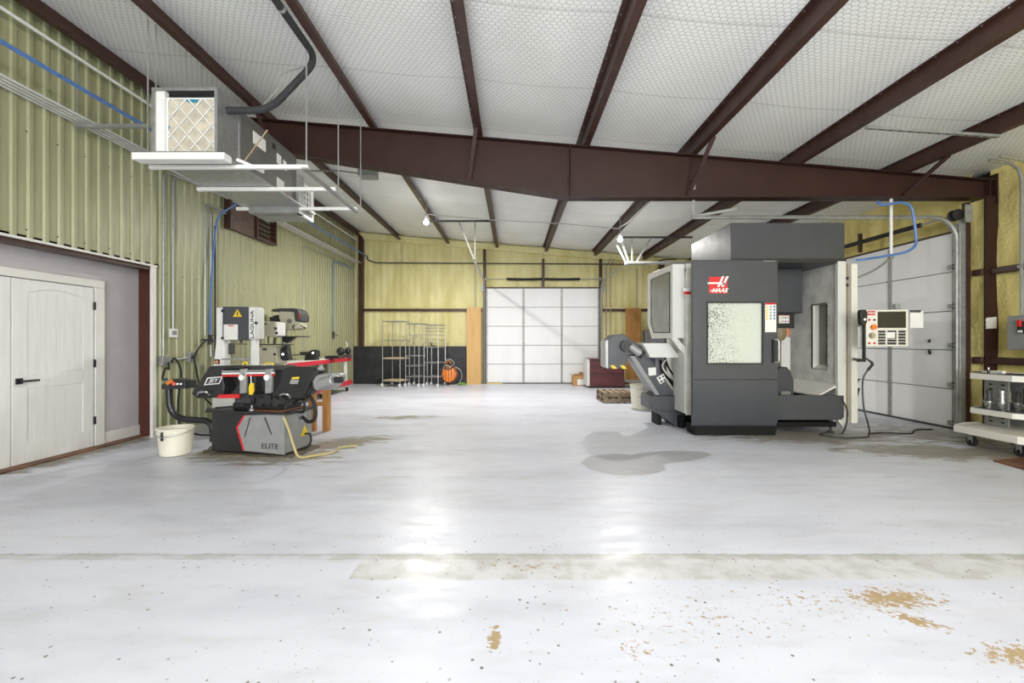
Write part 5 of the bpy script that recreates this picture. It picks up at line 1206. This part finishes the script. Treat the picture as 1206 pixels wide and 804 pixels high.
o = MB().tube(bend([(2.5, 10.1, 4.0), (2.66, 9.9, 4.08), (2.72, 7.0, 4.13), (2.72, 1.0, 4.13)], .1), .014, 8).build('conduit', M['white']); tag(o, 'white conduit lying along a purlin toward the right lamp', 'conduit')

# ---- pipes on the right purlins
for dx_, mt, r, lb in ((.0, 'blue', .022, 'blue air pipe lying on the rightmost purlin'), (.055, 'white', .018, 'white conduit beside the blue pipe on the rightmost purlin')):
    x = 5.79+dx_; o = MB().cyl((x, 1, purl_z(5.76)+.03), (x, 13.8, purl_z(5.76)+.03), r, n=10).build('air_pipe' if mt == 'blue' else 'conduit', M[mt]); tag(o, lb, 'pipe')
o = MB().cyl((4.31, 1, purl_z(4.19)+.02), (4.31, 13.8, purl_z(4.19)+.02), .014, n=8).build('conduit', M['white']); tag(o, 'thin white conduit along the edge of the second purlin from the right', 'conduit')
st_ = thing('roof_strut', 'slotted grey strut bridging the two rightmost purlins', 'strut', (5, 5.3, 3.9))
a, b = FP(1020, 150, 4.95), FP(1176, 160.5, 5.15)
MB().bar(a, b, .04, .03).build('channel', M['galv_dull'], st_, world=True)
m = MB(); d = (b-a)
for k in range(14): c = a + d*((k+.5)/14); m.box(c.x-.018, c.x+.018, c.y-.008, c.y+.008, c.z-.0165-.001, c.z-.0145)
m.build('slots', M['black'], st_, world=True)['kind'] = 'stuff'
# pipe drop and blue hose at the side door
o = MB().tube(bend([(5.62, 6.42, 3.46), (5.62, 6.42, 2.60)], .05), .02, 8).build('drop_pipe', M['white']); tag(o, 'white pipe dropping from the rafter in front of the side roll-up door', 'pipe')
MB().tube(smooth_path([(5.62, 6.42, 2.62), (5.55, 6.4, 2.54), (5.3, 6.38, 2.38), (5.06, 6.4, 2.28)]), .016, 7).build('flex_tail', M['galv_dull'], o); MB().ball((5.62, 6.42, 2.6), .035).build('elbow', M['galv'], o)
hs = [FP(1033, 237.5, 6.3), FP(1040, 241, 6.25), FP(1055, 239, 6.25), FP(1066, 239, 6.25), FP(1073, 244, 6.25), FP(1076, 256, 6.25), FP(1079, 280, 6.25), FP(1077, 290, 6.25), FP(1066, 297, 6.27), FP(1045, 301, 6.3), FP(1020, 305, 6.3), FP(1008, 306.5, 6.35)]
o = MB().tube(smooth_path(hs, 6), .018, 8).build('air_hose', M['blue']); tag(o, 'blue hose looping from the rafter down to the machining centre', 'hose')
# conduits and disconnect on the right wall
XR_ = 7.02
for y, lb in ((5.93, 'left one of two steel conduits curving down the right foam wall'), (5.80, 'right one of two steel conduits curving down the right foam wall')):
    o = MB().tube(bend([(6.5, y-.03, ceil_z(6.5)-.14), (6.98, y, 3.76), (6.98, y, 1.7)], .25), .02, 8).build('conduit', M['galv']); tag(o, lb, 'conduit')
    MB().box(6.95, 7.03, y-.03, y+.03, 2.36, 2.40).build('strap', M['galv_dull'], o)
db = thing('disconnect_box', 'grey electrical disconnect box with red and black handle on the right wall', 'electrical box', (6.95, 5.75, 1.45))
B(6.84, 7.04, 5.53, 5.98, 1.235, 1.70).build('housing', M['grey_cast'], db, world=True, bev=.006); B(6.825, 6.84, 5.54, 5.97, 1.24, 1.69).build('door', M['grey_paint'], db, world=True, bev=.004)
B(6.80, 6.825, 5.76, 5.83, 1.46, 1.62).build('handle_plate', M['black'], db, world=True); B(6.775, 6.80, 5.775, 5.815, 1.55, 1.64).build('handle', M['red'], db, world=True, bev=.004); B(6.795, 6.80, 5.77, 5.82, 1.47, 1.5).build('marking', M['white'], db, world=True)
B(6.815, 6.825, 5.7, 5.8, 1.25, 1.28).build('latch', M['steel'], db, world=True)
MB().cyl((6.98, 5.82, .95), (6.98, 5.82, 1.24), .028).build('conduit_stub', M['galv_dull'], db, world=True)
MB().cyl((6.98, 5.82, .0), (6.98, 5.82, .95), .02).build('conduit_lower', M['galv'], db, world=True)
ps = thing('posted_sheet', 'white paper sheet fixed to the brown column', 'paper', (7, 6.32, 1.6))
m = MB(); flat(m, [(1162.5, 374), (1173.8, 373), (1173.8, 386.5), (1161.5, 387), (1162.5, 384.5), (1161.5, 382), (1162.5, 379.5), (1161.5, 377)], 6.31, .012); m.build('sheet', M['paper'], ps, world=True)

# ---- tool cart
tc = thing('tool_cart', 'cream three-tier tool cart on black casters by the right wall', 'cart', (6.3, 5.4, 0))
def tp(mb, name, m, par=tc, **k): return mb.build(name, m, par, world=True, **k)
def octo(x0, x1, y0, y1, c, z): return [(x0, y1-c, z), (x0, y0+c, z), (x0+c*.9, y0, z), (x1-c, y0, z), (x1, y0+c, z), (x1, y1-c, z), (x1-c, y1, z), (x0+c*1.8, y1, z)]
def tray(x0, x1, y0, y1, c, z0, z1, holes):
    P = octo(x0, x1, y0, y1, c, z0); Q = octo(x0+.015, x1-.015, y0+.015, y1-.015, c, z0)
    n = len(P); m = MB(); up = Vector((0, 0, z1-z0)); P = [Vector(p) for p in P]; Q = [Vector(q) for q in Q]
    vs = P + [p+up for p in P] + [q+up for q in Q] + [q+Vector((0, 0, .01)) for q in Q]; fs = []
    for k in range(n):
        j = (k+1) % n; fs += [(k, j, n+j, n+k), (n+k, n+j, 2*n+j, 2*n+k), (2*n+k, 2*n+j, 3*n+j, 3*n+k), (k, j, 3*n+j, 3*n+k)]
    m.add(vs, fs); t = tp(m, 'tray_rim', M['mach_white'], bev=.003)
    zz = z1-.012; m = MB(); m.prism([q+Vector((0, 0, zz-z0)) for q in Q], (0, 0, .006)); tp(m, 'tray_plate', M['mach_white'] if not holes else M['galv_dull'], t)
    if holes:
        m = MB(); nx, ny_ = int((x1-x0-.14)/.085), int((y1-y0-.14)/.085)
        for i in range(nx):
            for j in range(ny_):
                m.lathe((x0+.12+i*.085, y0+.12+j*.085, zz+.006), [(.03, 0), (.03, .003), (.024, .003)], 14)
        tp(m, 'holder_sockets', M['black'], t)['kind'] = 'stuff'
    return t
tray(5.80, 6.70, 4.80, 5.86, .17, .17, .26, False)
tray(6.05, 6.75, 5.10, 5.86, .14, .41, .48, True)
tray(6.05, 6.75, 5.10, 5.86, .14, .86, .935, True)
for x0_, x1_ in ((6.28, 6.30), (6.50, 6.52)):
    tp(B(x0_, x1_, 5.48, 5.78, .26, .87), 'column_side', M['galv_dull'])
tp(B(6.28, 6.52, 5.76, 5.78, .26, .87), 'column_back', M['galv_dull'])
m = MB()
for z in [.3+.06*k for k in range(10)]:
    if .40 < z < .49: continue
    m.box(6.276, 6.28, 5.52, 5.56, z, z+.02); m.box(6.276, 6.28, 5.66, 5.70, z, z+.02)
tp(m, 'slots', M['black'])['kind'] = 'stuff'
for x, y in ((5.95, 5.60), (5.97, 5.08), (6.56, 5.02), (6.56, 5.66)):
    m = MB(); m.cyl((x-.016, y, .062), (x+.016, y, .062), .062, n=18); m.cyl((x-.03, y, .062), (x+.03, y, .062), .02); w_ = tp(m, 'caster', M['rubber'])
    m = MB(); m.box(x-.03, x-.024, y-.03, y+.03, .05, .15); m.box(x+.024, x+.03, y-.03, y+.03, .05, .15); m.box(x-.03, x+.03, y-.04, y+.04, .145, .17); tp(m, 'fork', M['galv'], w_)
random.seed(4)
src = None
spots = [(6.17, 5.60), (6.25, 5.69), (6.20, 5.48), (6.34, 5.42), (6.42, 5.60), (6.43, 5.33), (6.30, 5.30), (6.52, 5.28), (6.56, 5.46), (6.60, 5.62)]
TH = ['leftmost shiny tool holder, at the left corner of the middle tray',
      'tool holder just behind the leftmost one on the middle tray',
      'tool holder in front of the leftmost one on the middle tray',
      'tool holder in the middle of the tray, before the cart column',
      'tool holder at the back of the middle tray beside the column',
      'tool holder near the cut front corner of the middle tray',
      'tool holder nearest the front left edge of the middle tray',
      'tool holder at the front of the middle tray, third along the edge',
      'tool holder at the right side of the middle tray, middle row',
      'rearmost tool holder at the right side of the middle tray']
names = ['leftmost steel tool holder on the cart middle tray', 'steel tool holder behind the leftmost one on the middle tray']
for i, (x, y) in enumerate(spots):
    hgt = .8 + .5*random.random()
    t = thing('tool_holder', TH[i], 'tool holder', (x, y, .474), 0, 'tool holders on the cart')
    MB().lathe((0, 0, 0), [(.016, 0), (.03, .06), (.034, .07), (.034, .09), (.028, .092)], 14).build('taper', M['steel'], t)
    MB().lathe((0, 0, .09), [(.024, 0), (.02, .08*hgt), (.024, .085*hgt), (.024, .12*hgt), (.016, .13*hgt)], 14).build('collet_nut', M['steel'] if i % 3 else M['dark_grey'], t)
    t.scale = (1.25, 1.25, 1.2)
tt = thing('loose_parts', 'pale flat gauge block lying on the top tray of the cream cart', 'gauge', (6.25, 5.62, .935)); B(-.1, .1, -.04, .04, 0, .035).build('body', M['paper'], tt, bev=.004); B(-.06, .06, -.045, -.04, .005, .03).build('scale', M['grey_paint'], tt)
tt.rotation_euler = (0, 0, R(-15))
t3 = thing('collet_wrench', 'short dark wrench lying at the back of the cart top tray', 'wrench', (6.2, 5.74, .937)); MB().bar((-.08, 0, .01), (.06, .02, .01), .02, .012).build('shank', M['dark_grey'], t3); MB().lathe((.08, .02, .002), [(.03, 0), (.03, .016)], 12).build('jaw', M['black'], t3)
t4 = thing('end_mill', 'small upright dark cutter at the left corner of the cart top tray', 'cutter', (6.14, 5.58, .935)); MB().cyl((0, 0, 0), (0, 0, .05), .014).build('shank', M['dark_grey'], t4); MB().cyl((0, 0, .05), (0, 0, .08), .01).build('tip', M['steel'], t4)
# brown plate on the floor
rp = MB().prism([(5.42, 4.88, .002), (5.36, 4.50, .002), (5.30, 4.0, .002), (6.25, 3.95, .002), (6.3, 4.95, .002), (5.90, 5.0, .002)][0:6], (0, 0, .012)).build('floor_plate', M['rust']); tag(rp, 'rusty brown steel plate lying on the floor in front of the cart', 'plate')
o = MB().tube(smooth_path([(5.2, 6.3, .012), (5.5, 6.35, .012), (5.8, 6.3, .012), (6.1, 6.55, .012), (6.4, 6.6, .012)]), .01, 6).build('cable', M['rubber']); tag(o, 'thin dark cord on the floor along the foot of the side roll-up door', 'cord')
av = thing('air_valve', 'small dark valve at the foot of the far blue pipe on the green wall', 'valve', (-5.03, 12.2, 1.55)); MB().cyl((0, 0, -.12), (0, 0, .08), .03, n=10).build('body', M['dark_grey'], av); MB().bar((0, -.02, 0), (.06, .14, -.03), .03, .02).build('lever', M['black'], av)
# far-right vertical conduits by the far door
for x, lb in ((3.02, 'left one of two thin conduits right of the far roll-up door'), (3.15, 'right one of two thin conduits right of the far roll-up door')):
    o = MB().tube(bend([(x, 13.85, 1.0), (x, 13.85, 3.75), (x+.12, 13.85, 4.0)], .1), .014, 7).build('conduit', M['galv_dull']); tag(o, lb, 'conduit')
o = MB().cyl((4.0, 13.86, 2.4), (4.0, 13.86, 3.7), .012, n=7).build('conduit', M['galv_dull']); tag(o, 'thin conduit above the brown board on the back wall', 'conduit')
o = MB().cyl((-1.18, 13.86, 2.42), (-1.18, 13.86, 4.3), .012, n=7).build('conduit', M['galv_dull']); tag(o, 'thin conduit above the tall tan board on the back wall', 'conduit')
gbx = thing('grey_panel', 'grey electrical panel on the back wall left of the big machine', 'electrical box', (4.5, 13.8, 1.5)); m = MB(); flat(m, [(760, 389), (770, 389), (770, 420), (760, 420)], 13.7, .25); m.build('housing', M['grey_paint'], gbx, world=True, bev=.01); m = MB(); flat(m, [(761, 391), (769.5, 391), (769.5, 418), (761, 418)], 13.68, .02); m.build('door', M['grey_paint'], gbx, world=True, bev=.004)

# housings of the ceiling fittings outside the view
for x, y, z in ((-.5, 1.0, 3.72), (2.9, 1.0, 3.57), (-2.0, -3.5, 4.2), (3.2, -3.5, 3.85)):
    MB().lathe((x, y, z+.01), [(.22, 0), (.22, .03), (.1, .1), (.04, .16), (.0, .16)], 20).build('lamp_housing', M['white'], ce)
